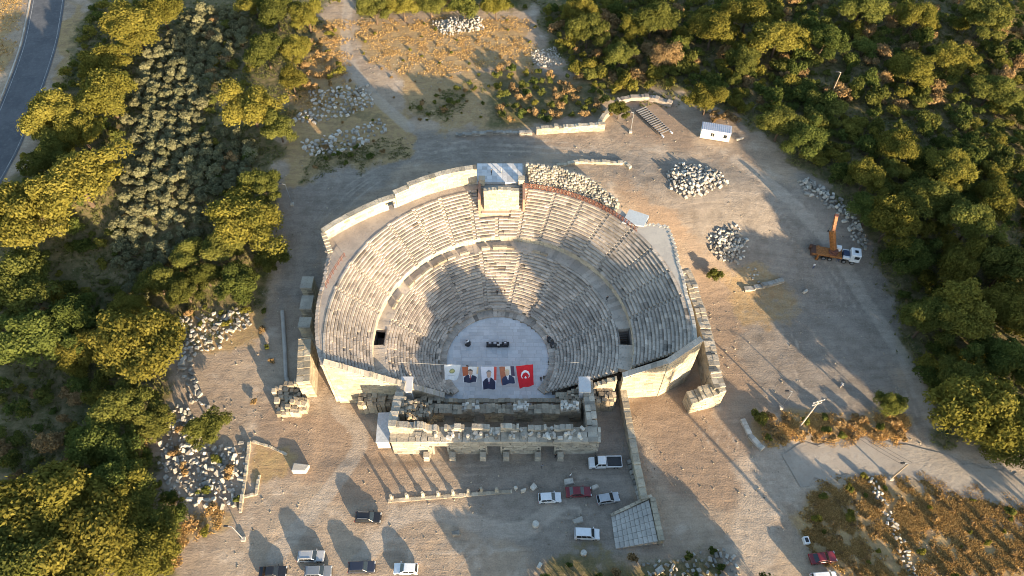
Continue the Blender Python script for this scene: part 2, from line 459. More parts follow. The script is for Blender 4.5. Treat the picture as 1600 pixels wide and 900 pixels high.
def make_ground():
    xs = np.concatenate([[-3000, -1200, -500, -280], np.arange(-186, 186.1, 0.6), [280, 500, 1200, 3000]])
    ys = np.concatenate([[-3000, -1200, -400, -150, -60, -20], np.arange(14, 226, 0.6), [320, 600, 1300, 3000]])
    X, Y = np.meshgrid(xs, ys)
    far = (np.abs(X) > 187) | (Y < 10) | (Y > 228)
    Z = relief(X, Y); Z[far] = -0.1 + terrain(X, Y)[far]
    ve, dr, gr, ea = masks(X, Y)
    ve[far] = 0.6 * (Y[far] > 60)
    nx, ny = len(xs), len(ys)
    idx = np.arange(nx * ny).reshape(ny, nx)
    faces = np.stack([idx[:-1, :-1], idx[:-1, 1:], idx[1:, 1:], idx[1:, :-1]], -1).reshape(-1, 4)
    me = bpy.data.meshes.new('ground')
    me.vertices.add(nx * ny); me.vertices.foreach_set('co', np.stack([X, Y, Z], -1).astype(np.float32).ravel())
    me.loops.add(faces.size); me.loops.foreach_set('vertex_index', faces.astype(np.int32).ravel())
    me.polygons.add(len(faces)); me.polygons.foreach_set('loop_start', np.arange(0, faces.size, 4, dtype=np.int32))
    me.polygons.foreach_set('loop_total', np.full(len(faces), 4, dtype=np.int32))
    me.update(calc_edges=True)
    a = me.attributes.new('area', 'FLOAT_COLOR', 'POINT')
    a.data.foreach_set('color', np.stack([ve, dr, gr, ea], -1).astype(np.float32).ravel())
    tr = np.zeros(X.shape)
    for T in TRACKS: tr = np.maximum(tr, np.clip(1.9 - pline(T, X, Y) / 1.1, 0, 1))
    tr = np.maximum(tr, np.clip(1.6 - pline(LANE_A, X, Y) / 3.6 + (fbm(X / 4, Y / 4, 3) - 0.45) * 1.5, 0, 1))
    tr = np.maximum(tr, np.clip(2.0 - pline(LANE_B, X, Y) / 3.6 + (fbm(X / 4, Y / 4, 3) - 0.45) * 1.5, 0, 1))
    rut = np.zeros(X.shape)
    for T in RUTS:
        q = pline(T, X, Y); rut = np.maximum(rut, np.exp(-((q - 0.85) / 0.33) ** 2))
    rut *= np.clip(fbm(X / 7, Y / 7, 3) * 2.6 - 0.7, 0, 1)
    tr = np.maximum(tr, rut)
    b = me.attributes.new('track', 'FLOAT', 'POINT'); b.data.foreach_set('value', tr.astype(np.float32).ravel())
    me.polygons.foreach_set('use_smooth', [True] * len(me.polygons))
    m, t, bs = material('soil, gravel and dry turf')
    pos = t.new('ShaderNodeNewGeometry').outputs['Position']
    at = t.new('ShaderNodeAttribute', attribute_name='area')
    sp = t.new('ShaderNodeSeparateColor'); t.l.new(at.outputs['Color'], sp.inputs[0])
    n1 = t.noise(pos, 0.08, 6, 0.6); n2 = t.noise(pos, 0.7, 6, 0.65); n3 = t.noise(pos, 3.5, 4, 0.7)
    n4 = t.noise(pos, 0.25, 5, 0.6)
    def edge(f, k=1.1):
        return t.ramp(t.math('ADD', f, t.math('MULTIPLY', t.math('SUBTRACT', n2, 0.5), k)), 0.25, 0.75)
    c = t.mix(t.ramp(n1, 0.35, 0.65), (0.385, 0.30, 0.217), (0.29, 0.225, 0.168))
    c = t.mix(t.ramp(n4, 0.5, 0.72), c, (0.43, 0.35, 0.27))
    c = t.mix(edge(at.outputs['Alpha'], 1.0), c, t.mix(n2, (0.335, 0.245, 0.17), (0.25, 0.185, 0.135)))
    c = t.mix(t.math('MULTIPLY', edge(sp.outputs[2], 1.2), 0.8), c, t.mix(t.ramp(n4, 0.4, 0.65), (0.27, 0.236, 0.198), (0.19, 0.165, 0.138)))
    tk = t.new('ShaderNodeAttribute', attribute_name='track').outputs['Fac']
    c = t.mix(edge(sp.outputs[1]), c, t.mix(t.ramp(n2, 0.35, 0.7), (0.40, 0.285, 0.14), (0.27, 0.185, 0.105)))
    vg = t.mix(t.ramp(n2, 0.35, 0.65), (0.12, 0.112, 0.05), (0.21, 0.165, 0.09))
    vg = t.mix(t.ramp(n4, 0.5, 0.7), vg, (0.08, 0.09, 0.035))
    c = t.mix(edge(sp.outputs[0], 1.3), c, vg)
    mp = t.new('ShaderNodeMapping'); t.l.new(pos, mp.inputs[0]); mp.inputs['Scale'].default_value = (0.12, 1.3, 1.0); mp.inputs['Rotation'].default_value = (0, 0, 0.5)
    wv = t.new('ShaderNodeVectorMath', operation='ADD'); t.l.new(mp.outputs[0], wv.inputs[0])
    nw = t.new('ShaderNodeTexNoise'); t.l.new(pos, nw.inputs['Vector']); nw.inputs['Scale'].default_value = 0.035
    t.l.new(t.gain(nw.outputs['Color'], 9.0), wv.inputs[1])
    n5 = t.noise(wv.outputs[0], 0.8, 5, 0.7)                # wheel marks and drag lines
    c = t.mix(t.math('MULTIPLY', t.ramp(t.math('ADD', tk, t.math('MULTIPLY', t.math('SUBTRACT', n2, 0.5), 0.7)), 0.2, 0.9), 0.65), c, (0.40, 0.34, 0.275))
    g = t.math('ADD', -0.08, t.math('ADD', t.math('MULTIPLY', n3, 0.85), t.math('ADD', t.math('MULTIPLY', n2, 0.62), t.math('MULTIPLY', n5, 0.68))))
    peb = t.new('ShaderNodeTexVoronoi'); t.l.new(pos, peb.inputs['Vector']); peb.inputs['Scale'].default_value = 1.6
    pk = t.math('MULTIPLY', t.ramp(peb.outputs['Distance'], 0.16, 0.08), t.ramp(n4, 0.46, 0.6))
    c = t.mix(t.math('MULTIPLY', pk, 0.55), t.gain(c, g), (0.45, 0.40, 0.35))
    t.l.new(c, bs.inputs['Base Color']); bs.inputs['Roughness'].default_value = 0.95
    bs.inputs['Specular IOR Level'].default_value = 0.1
    bp = t.new('ShaderNodeBump'); bp.inputs['Strength'].default_value = 0.8; bp.inputs['Distance'].default_value = 0.3
    h = t.math('ADD', t.math('MULTIPLY', n2, 0.5), t.math('ADD', t.math('MULTIPLY', n3, 0.4), t.math('MULTIPLY', n5, 0.35)))
    t.l.new(h, bp.inputs['Height']); t.l.new(bp.outputs[0], bs.inputs['Normal'])
    me.materials.append(m)
    o = put('ground', me); o['kind'] = 'structure'
make_ground()

def strip(name, line, wl, wr, z, mat, wob=0.0, nz=4, seg=1.0, kind='structure'):
    """sheet following a centre line; wl and wr are the widths to each side"""
    P = [Vector((a, b)) for a, b in line]
    Q = [P[0]]
    for a, b in zip(P, P[1:]):
        k = max(1, int((b - a).length / seg))
        Q += [a + (b - a) * (i / k) for i in range(1, k + 1)]
    vs = []; fs = []
    for i, p in enumerate(Q):
        d = (Q[min(i + 1, len(Q) - 1)] - Q[max(i - 1, 0)]).normalized(); n = Vector((-d.y, d.x))
        a = wl + wob * (random.random() - 0.5) * 2; b = wr + wob * (random.random() - 0.5) * 2
        for k in range(nz + 1):
            q = p + n * (a - (a + b) * k / nz)
            vs.append((q.x, q.y, z + float(terrain(q.x, q.y)) + (0.03 * float(vnoise(q.x / 1.7, q.y / 1.7)) if wob else 0)))
    for i in range(len(Q) - 1):
        for k in range(nz):
            a = i * (nz + 1) + k; fs.append((a, a + nz + 1, a + nz + 2, a + 1))
    me = bpy.data.meshes.new(name); me.from_pydata(vs, [], fs); me.materials.append(mat)
    o = put(name, me)
    if kind: o['kind'] = kind
    return o

M_ASPH = stone('worn asphalt', (0.115, 0.12, 0.13), (0.085, 0.09, 0.10), (0.16, 0.16, 0.16), 0.15, dirt=0.35, fine=1.5, bump=0.1)
M_LANE = stone('pale compacted gravel', (0.40, 0.35, 0.29), (0.33, 0.285, 0.235), (0.24, 0.20, 0.16), 0.22, dirt=0.6, fine=1.3, bump=0.7)
M_LINE = plain('worn white line', (0.27, 0.27, 0.265), 0.8, var=0.3, scale=1.0)
strip('road', ROADP, 4.6, 4.6, 0.02, M_ASPH)
M_EDGE = stone('dusty shoulder', (0.33, 0.27, 0.20), (0.25, 0.21, 0.16), (0.15, 0.12, 0.09), 0.4)
def offset(line, d):
    P = [Vector((a, b)) for a, b in line]; out = []
    for i, p in enumerate(P):
        t = (P[min(i + 1, len(P) - 1)] - P[max(i - 1, 0)]).normalized()
        out.append((p.x - t.y * d, p.y + t.x * d))
    return out
for s in (-1, 1):
    strip('road_marking', offset(ROADP, s * 4.0), 0.08, 0.08, 0.026, M_LINE)
strip('gravel_lane', LANE_B[3:], 3.2, 3.4, 0.006, M_LANE, 0.7)
# low drain kerb along the far side of the road
kb = MB(); kl = offset(ROADP, -5.0)
for a, b in zip(kl, kl[1:]):
    d = (Vector(b) - Vector(a)); 
    kb.box(((a[0] + b[0]) / 2, (a[1] + b[1]) / 2, 0.05 + float(terrain(0, (a[1] + b[1]) / 2))), (d.length, 0.35, 0.3), math.atan2(d.y, d.x), tint=random.uniform(-1, 1))
kb.build('kerb', M_CONC, kind='structure')
# ------------------------------------------------------------------ the theatre
def cen(r):
    f = (r - 10.3) / 22.7
    return (-3.0 + 2.0 * f, 72.2 + 0.6 * f)
RO, R1, R2, R3, R4 = 10.3, 12.0, 22.7, 25.0, 34.0
NLOW, NUP = 18, 15
ZL0, ZD, ZU0, ZT = 0.9, 6.9, 8.2, 13.8
WL, HL = (R2 - R1) / NLOW, (ZD - ZL0) / NLOW
WU, HU = (R4 - R3) / NUP, (ZT - ZU0) / NUP

def zprof(r):
    if r < R1: return ZL0
    if r < R2: return ZL0 + (r - R1) / (R2 - R1) * (ZD - ZL0)
    if r < R3: return ZD
    return min(ZT, ZU0 + (r - R3) / (R4 - R3) * (ZT - ZU0))

def cut(r):
    """end angles of a row, right and left"""
    cx, cy = cen(r)
    yr = 64.3 + 2.6 * max(0, (r - 11)) / 23.0
    return -math.asin((cy - yr) / r), PI + math.asin((cy - 64.0) / r)

theatre = empty('ancient_theatre', (-3, 72, 0), 0, 'large semicircular ancient stone theatre with tiered seating in the middle', 'theatre')
LST = [R(x) for x in (14, 36, 58, 80, 102, 124, 146, 168)]
UST = [R(x) for x in (9.5, 20, 30.5, 41, 51.5, 62, 72.5, 83, 93.5, 104, 115, 125.5, 136, 146.5, 157, 167.5)]

def tread(mb, r, w, h, z, a0, a1, worn):
    """one stretch of a seat row, block by block"""
    c = cen(r); a = a0
    while a < a1 - 1e-4:
        b = min(a1, a + random.uniform(0.7, 1.6) / r)
        if a1 - b < 0.3 / r: b = a1
        dz = random.gauss(0, 0.010 + 0.016 * worn); dr = random.gauss(0, 0.012 + 0.02 * worn)
        if worn and random.random() < 0.03 * worn:
            dz -= 0.18
        g = 0.010 / r; tn = random.gauss(0, 0.4) + random.choice((0,) * 11 + (-1.0, 0.7))
        mb.arc(c, r + dr, r + w * 0.62, a + g, b - g, z - h - 0.05, z + dz, 0, tn + 0.05, 1, 0.06)
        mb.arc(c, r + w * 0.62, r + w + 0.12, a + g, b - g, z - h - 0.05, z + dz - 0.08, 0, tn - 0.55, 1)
        a = b

low = MB(); up = MB()
def mass(mb, r0, r1, z0f, n=70):
    """masonry bed under the rows, closed at both ends"""
    rs = [r0 + (r1 - r0) * i / 6 for i in range(7)]
    vs = []; fs = []
    for i, r in enumerate(rs):
        c = cen(r); a0, a1 = cut(r)
        for k in range(n + 1):
            a = a0 + (a1 - a0) * k / n
            vs.append((c[0] + r * math.cos(a), c[1] + r * math.sin(a), z0f(r)))
    for i in range(6):
        for k in range(n):
            p = i * (n + 1) + k
            fs.append((p, p + n + 1, p + n + 2, p + 1))
    mb.add(vs, fs)
mass(low, R1 - 0.1, R2 + 0.2, lambda r: zprof(r) - 0.42)
mass(up, R3 + 0.05, R4 + 0.4, lambda r: zprof(r) - 0.42)
lower = low.build('lower_seating', M_RUB, theatre)
upper = up.build('upper_seating', M_RUB, theatre)

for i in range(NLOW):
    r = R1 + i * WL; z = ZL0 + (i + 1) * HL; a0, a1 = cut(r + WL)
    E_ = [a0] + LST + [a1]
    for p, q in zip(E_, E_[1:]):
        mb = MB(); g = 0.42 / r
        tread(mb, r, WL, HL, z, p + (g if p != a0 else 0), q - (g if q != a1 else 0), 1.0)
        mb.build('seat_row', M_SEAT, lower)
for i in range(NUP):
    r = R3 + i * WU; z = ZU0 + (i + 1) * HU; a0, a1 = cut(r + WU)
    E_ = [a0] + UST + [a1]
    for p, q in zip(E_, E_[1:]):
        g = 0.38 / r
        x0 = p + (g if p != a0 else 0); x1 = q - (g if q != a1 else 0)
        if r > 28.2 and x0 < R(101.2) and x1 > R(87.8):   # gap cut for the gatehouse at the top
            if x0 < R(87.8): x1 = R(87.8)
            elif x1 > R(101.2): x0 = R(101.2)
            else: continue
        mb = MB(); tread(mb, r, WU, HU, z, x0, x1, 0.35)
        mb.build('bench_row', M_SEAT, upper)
for a in LST:
    mb = MB()
    for i in range(NLOW):
        r = R1 + i * WL; z = ZL0 + i * HL; c = cen(r); g = 0.43 / r
        for k in range(2):
            mb.arc(c, r + k * WL / 2, r + WL + 0.05, a - g, a + g, z - 0.4, z + HL * (k + 1) / 2 - 0.04 - 0.12 * (k == 0), 0, random.gauss(0.1, 0.4) - 1.0 * (k == 0))
    mb.build('stairway', M_SEAT, lower)
for a in UST:
    mb = MB()
    for i in range(NUP):
        r = R3 + i * WU; z = ZU0 + i * HU; c = cen(r); g = 0.39 / r
        if r > 28.2 and R(87) < a < R(102): continue
        for k in range(2):
            mb.arc(c, r + k * WU / 2, r + WU + 0.05, a - g, a + g, z - 0.4, z + HU * (k + 1) / 2 - 0.04 - 0.12 * (k == 0), 0, random.gauss(0.1, 0.4) - 1.0 * (k == 0))
    mb.build('stairway', M_SEAT, upper)

# front rows of honour, gutter and parapet round the orchestra
mb = MB()
c = cen(R1); a0, a1 = cut(R1)
for k in range(60):
    p = a0 + (a1 - a0) * k / 60; q = a0 + (a1 - a0) * (k + 1) / 60
    mb.arc(c, RO, R1 + 0.1, p + 0.001, q - 0.001, -0.3, 0.42 + random.gauss(0, 0.02), 0, random.gauss(0, 0.6))
    if (k // 5) % 2 or random.random() < 0.4:
        mb.arc(c, R1 - 0.5, R1 - 0.05, p + 0.001, q - 0.001, 0.4, 1.15 + random.gauss(0, 0.05), 0, random.gauss(0, 0.6))
mb.build('podium', M_SEAT, theatre)
for (p, q) in ((62, 78), (82, 100), (104, 118), (121, 130), (44, 58)):
    mb = MB()
    for rr, zz in ((R1 + 0.35, 1.35), (R1 + 1.25, 1.95)):
        n = int((q - p) / 4)
        for k in range(n):
            x0 = R(p + (q - p) * k / n); x1 = R(p + (q - p) * (k + 1) / n)
            mb.arc(cen(rr), rr, rr + 0.5, x0 + 0.001, x1 - 0.001, 0.8, zz + random.gauss(0, 0.03), 0, random.gauss(0.3, 0.5))
    mb.build('honour_bench', M_SEAT, theatre)

# diazoma walk, its back wall and the two stair shafts that break it
dz = MB(); bw = MB()
a0, a1 = cut(R3)
SH = ((R(-1.5), R(6.5)), (R(174), R(182.5)))
k = 0; a = a0; cD = cen(R2)
while a < a1:
    b = min(a1, a + R(2.2))
    mid = (a + b) / 2
    if dz.v and any(s[0] < mid < s[1] for s in SH):
        dz.build('diazoma_walk', M_SEAT, theatre); dz = MB()
    if not any(s[0] < mid < s[1] for s in SH):
        dz.arc(cD, R2 - 0.15, R3 + 0.5, a, b, ZD - 1.2, ZD + random.gauss(0, 0.015), 0, random.gauss(0, 0.3))
    for zz in range(3):
        bw.arc(cen(R3), R3 - 0.05 + random.gauss(0, 0.02), R3 + 0.5, a + 0.0008, b - 0.0008, ZD - 0.1 + zz * 0.47, ZD + 0.36 + zz * 0.47, 0, random.gauss(0.2, 0.4))
    a = b
dz.build('diazoma_walk', M_SEAT, theatre)
bw.build('diazoma_wall', M_NEW, theatre)
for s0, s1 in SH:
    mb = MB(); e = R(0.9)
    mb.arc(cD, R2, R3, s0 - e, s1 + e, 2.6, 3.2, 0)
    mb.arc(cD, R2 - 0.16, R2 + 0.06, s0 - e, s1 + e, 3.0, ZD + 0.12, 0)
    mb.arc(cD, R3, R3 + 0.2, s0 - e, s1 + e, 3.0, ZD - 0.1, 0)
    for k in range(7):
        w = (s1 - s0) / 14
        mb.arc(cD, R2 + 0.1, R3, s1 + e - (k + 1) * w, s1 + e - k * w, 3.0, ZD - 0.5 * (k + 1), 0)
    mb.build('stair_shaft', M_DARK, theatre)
for a in (66, 70, 84, 88, 92, 97, 108, 116, 121, 124, 130, 133, 137, 143, 152, 158):
    mb = MB(); w = random.uniform(1.2, 2.4) / R2
    mb.arc(cD, R2 - 0.02, R2 + 0.5, R(a), R(a) + w, ZD - 0.1, ZD + random.uniform(0.45, 0.85), 0, random.gauss(0, 0.8), 2)
    mb.build('parapet_block', M_RUB, theatre)

# outer shell and top walk
C4 = (-1.0, 72.8)
OUT = [(-9.5, 35.1), (-6, 35.0), (10, 35.0), (22, 36.6), (35, 40.3), (38.5, 38), (42, 35.4), (48.8, 36.4), (60, 38.2), (75, 38.6), (84.5, 38.4), (85, 41), (92, 40.6), (99.6, 41.2), (100.2, 37.2), (128, 37.6), (139, 39.2), (152, 42.2), (156.5, 38.8), (165, 36.8), (180, 35.6), (196.5, 34.4)]
def rout(a):
    for (x0, y0), (x1, y1) in zip(OUT, OUT[1:]):
        if x0 <= a <= x1: return y0 + (y1 - y0) * (a - x0) / (x1 - x0)
    return OUT[0][1] if a < OUT[0][0] else OUT[-1][1]
angs = sorted(set([x for x, _ in OUT] + [x * 1.5 for x in range(-6, 131)]))
shell = MB(); deckL = MB(); deckR = MB()
for p, q in zip(angs, angs[1:]):
    P = [(C4[0] + rout(x + s) * math.cos(R(x)), C4[1] + rout(x + s) * math.sin(R(x))) for x, s in ((p, 1e-4), (q, -1e-4))]
    for zz in range(14):
        z0, z1 = -0.4 + zz * 1.0, -0.4 + zz * 1.0 + 0.985
        j = random.gauss(0, 0.02)
        A, B = Vector(P[0]), Vector(P[1]); nrm = (Vector(((A + B) / 2)) - Vector(C4)).normalized()
        A2, B2 = A + nrm * j, B + nrm * j
        shell.hexa([(*A2, z0), (*B2, z0), (*(B - nrm * 0.6), z0), (*(A - nrm * 0.6), z0), (*A2, z1), (*B2, z1), (*(B - nrm * 0.6), z1), (*(A - nrm * 0.6), z1)], 0, random.gauss(0, 0.4))
    ri = R4 + 0.05
    cI = cen(R4)
    I = [(cI[0] + ri * math.cos(R(x)), cI[1] + ri * math.sin(R(x))) for x in (p, q)]
    d = deckL if p > 100 else deckR
    zt = ZT - 0.12
    d.add([(*I[0], zt), (*P[0], zt), (*P[1], zt), (*I[1], zt)], [(0, 1, 2, 3)])
    if p < 42 or p > 152:                      # coping of small blocks on the bare rim
        ro = rout((p + q) / 2)
        d.arc(C4, ro - 0.6, ro + 0.03, R(p) + 0.001, R(q) - 0.001, ZT - 0.2, ZT + 0.02 + random.gauss(0, 0.03), 0, random.gauss(0, 0.5))
shell.build('outer_shell', M_WALL, theatre)
deckL.build('top_walk', M_EARTH, theatre)
deckR.build('top_walk', M_CONC, theatre)

def ashlar(mb, p0, p1, th, z0, ztop, ch=0.5, bl=1.2, jit=0.03, holes=(), ragged=0.0, mi=0, tint0=0.0):
    """wall of coursed blocks between two points; ztop is a height or a function of the distance along it"""
    p0 = Vector(p0); p1 = Vector(p1); L = (p1 - p0).length; d = (p1 - p0) / L; rz = math.atan2(d.y, d.x)
    zt = ztop if callable(ztop) else (lambda s: ztop)
    z = z0; row = 0
    zmax = max(zt(L * i / 40.0) for i in range(41))
    while z < zmax:
        s = -random.random() * bl * 0.6
        while s < L:
            e = s + bl * random.uniform(0.6, 1.4)
            a, b = max(0, s), min(L, e); s = e
            if b - a < 0.06: continue
            m = (a + b) / 2; t = zt(m) + random.uniform(-1, 0.4) * ragged
            if z > t - 0.1: continue
            h = min(ch, t - z)
            if any(x0 < m < x1 and y0 <= z + 0.1 < y1 for x0, x1, y0, y1 in holes): continue
            for x0, x1, y0, y1 in holes:
                if y0 <= z + 0.1 < y1:
                    if a < x0 < b: b = x0
                    if a < x1 < b: a = x1
            m = (a + b) / 2
            q = p0 + d * m
            nb = max(1, int(th / 0.85)); w = th / nb; nv = Vector((-d.y, d.x))
            for k in range(nb):
                c_ = q + nv * (w * (k + 0.5) - th / 2) + d * random.gauss(0, 0.05 * (nb > 1))
                dh = random.gauss(0, 0.02 + 0.12 * ragged) * (nb > 1)
                mb.box((c_.x, c_.y, z + h / 2 + dh / 2), (b - a - 0.025, w - 0.01 + abs(random.gauss(0, jit)) * (1 if nb == 1 else 0.5), h - 0.015 + dh), rz + random.gauss(0, 0.004 + ragged * 0.02), mi, tint0 + random.gauss(0, 0.5))
        z += ch; row += 1

def core(mb, p0, p1, th, z0, z1):
    p0 = Vector(p0); p1 = Vector(p1); d = p1 - p0
    mb.box(((p0.x + p1.x) / 2, (p0.y + p1.y) / 2, (z0 + z1) / 2), (d.length - 0.06, th, z1 - z0), math.atan2(d.y, d.x))

def rubble(mb, poly, zf, step=0.7, z0=-0.3, jit=0.25, tint=0.0):
    """broken masonry: columns of uneven stones filling an outline"""
    xs = [p[0] for p in poly]; ys = [p[1] for p in poly]
    y = min(ys)
    while y < max(ys):
        x = min(xs)
        while x < max(xs):
            w = step * random.uniform(0.75, 1.5); h_ = step * random.uniform(0.8, 1.25)
            cx, cy = x + w / 2 + random.gauss(0, 0.05), y + step / 2 + random.gauss(0, 0.08)
            if inside(poly, cx, cy):
                zt = zf(cx, cy) + random.gauss(0, jit)
                if zt > z0 + 0.1:
                    mb.box((cx, cy, (z0 + zt) / 2), (w * 1.02, h_ * 1.1, zt - z0), random.gauss(0, 0.12), 0, tint + random.gauss(0, 0.8), random.uniform(0.8, 0.98))
            x += w
        y += step

# retaining walls at both ends of the seating
mb = MB()
ashlar(mb, (-33.3, 63.4), (-13.0, 63.4), 1.2, -0.6, lambda s: 14.4 - 0.63 * s, 0.5, 1.1)
mb.build('retaining_wall', M_WALL, theatre)
mb = MB()
f = lambda x0: (lambda s: zprof(abs(x0 + s + 2.2) - 0.3) + 0.75)
ashlar(mb, (8.4, 63.6), (19.6, 64.3), 0.9, -0.6, f(8.4), 0.55, 1.2)
mb.build('retaining_wall', M_WALL, theatre)
mb = MB()
ashlar(mb, (20.6, 64.2), (28.2, 64.7), 1.0, -0.6, lambda s: 7.9 + 0.55 * s, 0.55, 1.3)
ashlar(mb, (28.0, 64.5), (34.2, 68.0), 1.0, -0.6, lambda s: 12.4 + 2.2 * s / 7, 0.55, 1.3)
mb.build('retaining_wall', M_WALL, theatre)
def coping(p0, p1, f, th, y_off=0.0):
    mb = MB(); p0 = Vector(p0); p1 = Vector(p1); L = (p1 - p0).length; n = int(L / 0.9); d = (p1 - p0) / L; nn = Vector((-d.y, d.x)) * th / 2
    for k in range(n):
        a, b = L * k / n + 0.01, L * (k + 1) / n - 0.01; A, B = p0 + d * a, p0 + d * b
        za, zb = f(a), f(b); w = random.gauss(0, 0.02)
        q = [(A - nn, za - 0.35), (B - nn, zb - 0.35), (B + nn, zb - 0.35), (A + nn, za - 0.35), (A - nn, za + w), (B - nn, zb + w), (B + nn, zb + w), (A + nn, za + w)]
        mb.hexa([(v.x, v.y, z) for v, z in q], 0, random.gauss(0, 0.4))
    mb.build('coping', M_SEAT, theatre)
coping((-33.4, 63.4), (-12.9, 63.4), lambda s: 14.65 - 0.63 * s, 1.1)
coping((20.5, 64.2), (28.2, 64.7), lambda s: 8.2 + 0.58 * s, 1.1)
coping((28.0, 64.5), (34.3, 68.0), lambda s: 12.65 + 0.32 * s, 1.1)
mb = MB()
rubble(mb, [(-29, 60.8), (-14.5, 60.5), (-12.6, 63.0), (-20, 63.4), (-29, 63.6)], lambda x, y: 3.4 - 0.12 * (x + 29) + 1.2 * float(vnoise(x / 2.2, y / 2)), 0.8)
mb.build('side_passage_ruin', M_RUB, theatre)
mb = MB()
rubble(mb, [(9.5, 60.9), (19.4, 61.2), (19.5, 64.0), (9.0, 63.2)], lambda x, y: 2.2 + 0.14 * (x - 9) + 1.0 * float(vnoise(x / 2.2, y / 2)), 0.7)
mb.build('side_passage_ruin', M_RUB, theatre)

# tall rear wall on the left, curved
mb = MB(); W = []
for a, r in ((100.4, 36.2), (106, 36.3), (112, 36.4), (118, 36.5), (124, 36.7), (129, 37.0), (134, 38.0), (139, 38.9), (144, 39.9), (149, 41.0), (152, 41.6)):
    W.append((C4[0] + r * math.cos(R(a)), C4[1] + r * math.sin(R(a))))
for i, (p, q) in enumerate(zip(W, W[1:])):
    hz = 18.0 if i < 4 else (17.4 if i == 4 else 16.7 - 0.06 * i)
    ashlar(mb, p, q, 1.1, ZT - 0.4, hz, 0.5, 1.3, 0.02, holes=((0.6, 1.7, 12.5, 15.6),) if i == 5 else ())
    ashlar(mb, p, q, 1.3, hz + 0.0, hz + 0.22, 0.22, 1.0, 0.02)
p = W[-1]
ashlar(mb, p, (p[0] + 1.6, p[1] - 3.6), 1.0, ZT - 0.4, lambda s: 16.3 - 0.5 * s, 0.5, 1.0, 0.03, ragged=0.3)
rear = mb.build('rear_wall', M_NEW, theatre)
# unrestored rubble rim on the right
mb = MB()
rim = [(C4[0] + r * math.cos(R(a)), C4[1] + r * math.sin(R(a))) for a, r in [(x, 34.6) for x in range(50, 85, 4)] + [(84, 38.3), (74, 38.6), (60, 38.2), (50, 36.6)]]
def rimz(x, y):
    r = math.hypot(x - C4[0], y - C4[1])
    return 14.0 + max(0, r - 34.4) * 0.75 + 1.3 * float(fbm(x / 1.9, y / 1.9, 3)) - 0.5
rubble(mb, rim, rimz, 0.42, 13.0, 0.12)
mb.build('rubble_rim', M_STAGE, theatre)
mb = MB()
mb.prism([(22.6, 96.6), (27, 95.6), (28.4, 98.5), (24.5, 100.3)], 12.2, 13.95)  # concrete patch; the blue of its shade is put into the colour
mb.build('concrete_patch', plain('shade-tinted concrete', (0.42, 0.46, 0.48), 0.8, var=0.1), theatre)

# gatehouse wall and platform at the head of the seating
gate = MB()
ashlar(gate, (-5.9, 103.0), (1.5, 103.0), 0.9, 10.6, lambda s: 16.9 + 0.55 * (1 - abs(s - 3.7) / 3.7), 0.42, 0.9, 0.03, ragged=0.15)
gw = gate.build('gatehouse_wall', M_NEW, theatre)
mb = MB(); mb.box((-2.2, 102.3, 10.75), (8.6, 0.9, 0.5)); mb.build('gatehouse_ledge', plain('pinkish render', (0.50, 0.36, 0.28), 0.9), theatre)
mb = MB()
mb.box((-6.9, 104.9, 12.6), (0.5, 5.4, 4.4)); mb.build('passage_wall', plain('red brown render', (0.34, 0.20, 0.14), 0.9), theatre)
mb = MB()
mb.box((2.5, 104.9, 12.6), (0.5, 5.4, 4.4)); mb.build('passage_wall', MATS['red brown render'], theatre)
mb = MB()
for i in range(9):
    for j in range(6):
        mb.box((-7.6 + i * 1.1 + 0.55, 107.6 + j * 0.95 + 0.5, 14.1), (1.08, 0.93, 0.6 + random.gauss(0, 0.012)), 0, 0, random.gauss(0, 0.4))
mb.build('platform', M_PAVE, theatre)
for x in (-6.4, 2.0):
    mb = MB(); mb.box((x, 107.4, 14.9), (1.2, 1.2, 1.6), 0, 0, 0.3, 0.92); mb.box((x, 107.4, 15.8), (1.35, 1.35, 0.25)); mb.build('gate_pier', M_NEW, theatre)

# orchestra floor: slabs laid in rows
mb = MB()
y = 61.2
while y < 83.5:
    hgt = random.uniform(0.65, 0.95); x = -15.5 + random.random()
    while x < 10:
        w = random.uniform(0.9, 1.7); mx, my = x + w / 2, y + hgt / 2
        c = cen(RO)
        if (math.hypot(mx - c[0], my - c[1]) < RO + 0.3 and my > 66) or (my <= 66.2 and -14.5 < mx < 8.5):
            mb.box((mx, my, -0.12), (w - 0.02, hgt - 0.02, 0.24 + random.gauss(0, 0.006)), 0, 0, random.gauss(0, 0.16))
        x += w
    y += hgt
mb.build('orchestra_floor', M_PAVE, theatre, kind='stuff')

# iron lattice railing behind the top right rows
rail = empty('lattice_railing', (20, 98, ZT), 0, 'rust red iron lattice railing along the top right of the seating', 'railing')
pts = [(C4[0] + 34.0 * math.cos(R(a)), C4[1] + 34.0 * math.sin(R(a))) for a in np.linspace(84, 39, 34)]
for z in (ZT + 0.15, ZT + 1.25):
    frame = MB()
    for a, b in zip(pts, pts[1:]): frame.tube((*a, z), (*b, z), 0.07, 0.07, 6)
    frame.build('rail', M_RUST, rail)
for i, (a, b) in enumerate(zip(pts, pts[1:])):
    mb = MB(); mb.tube((*a, ZT - 0.2), (*a, ZT + 1.35), 0.07, 0.07, 6); mb.build('post', M_RUST, rail)
    mb = MB(); mb.tube((*a, ZT + 0.15), (*b, ZT + 1.25), 0.05, 0.05, 5); mb.tube((*b, ZT + 0.15), (*a, ZT + 1.25), 0.05, 0.05, 5)
    mb.build('cross_brace', M_RUST, rail)
rail2 = empty('lattice_railing', (-35, 84, ZT), 0, 'short rust red iron railing at the left end of the top walk', 'railing')
pts = [(C4[0] + 35.4 * math.cos(R(a)), C4[1] + 35.4 * math.sin(R(a))) for a in np.linspace(155, 168, 8)]
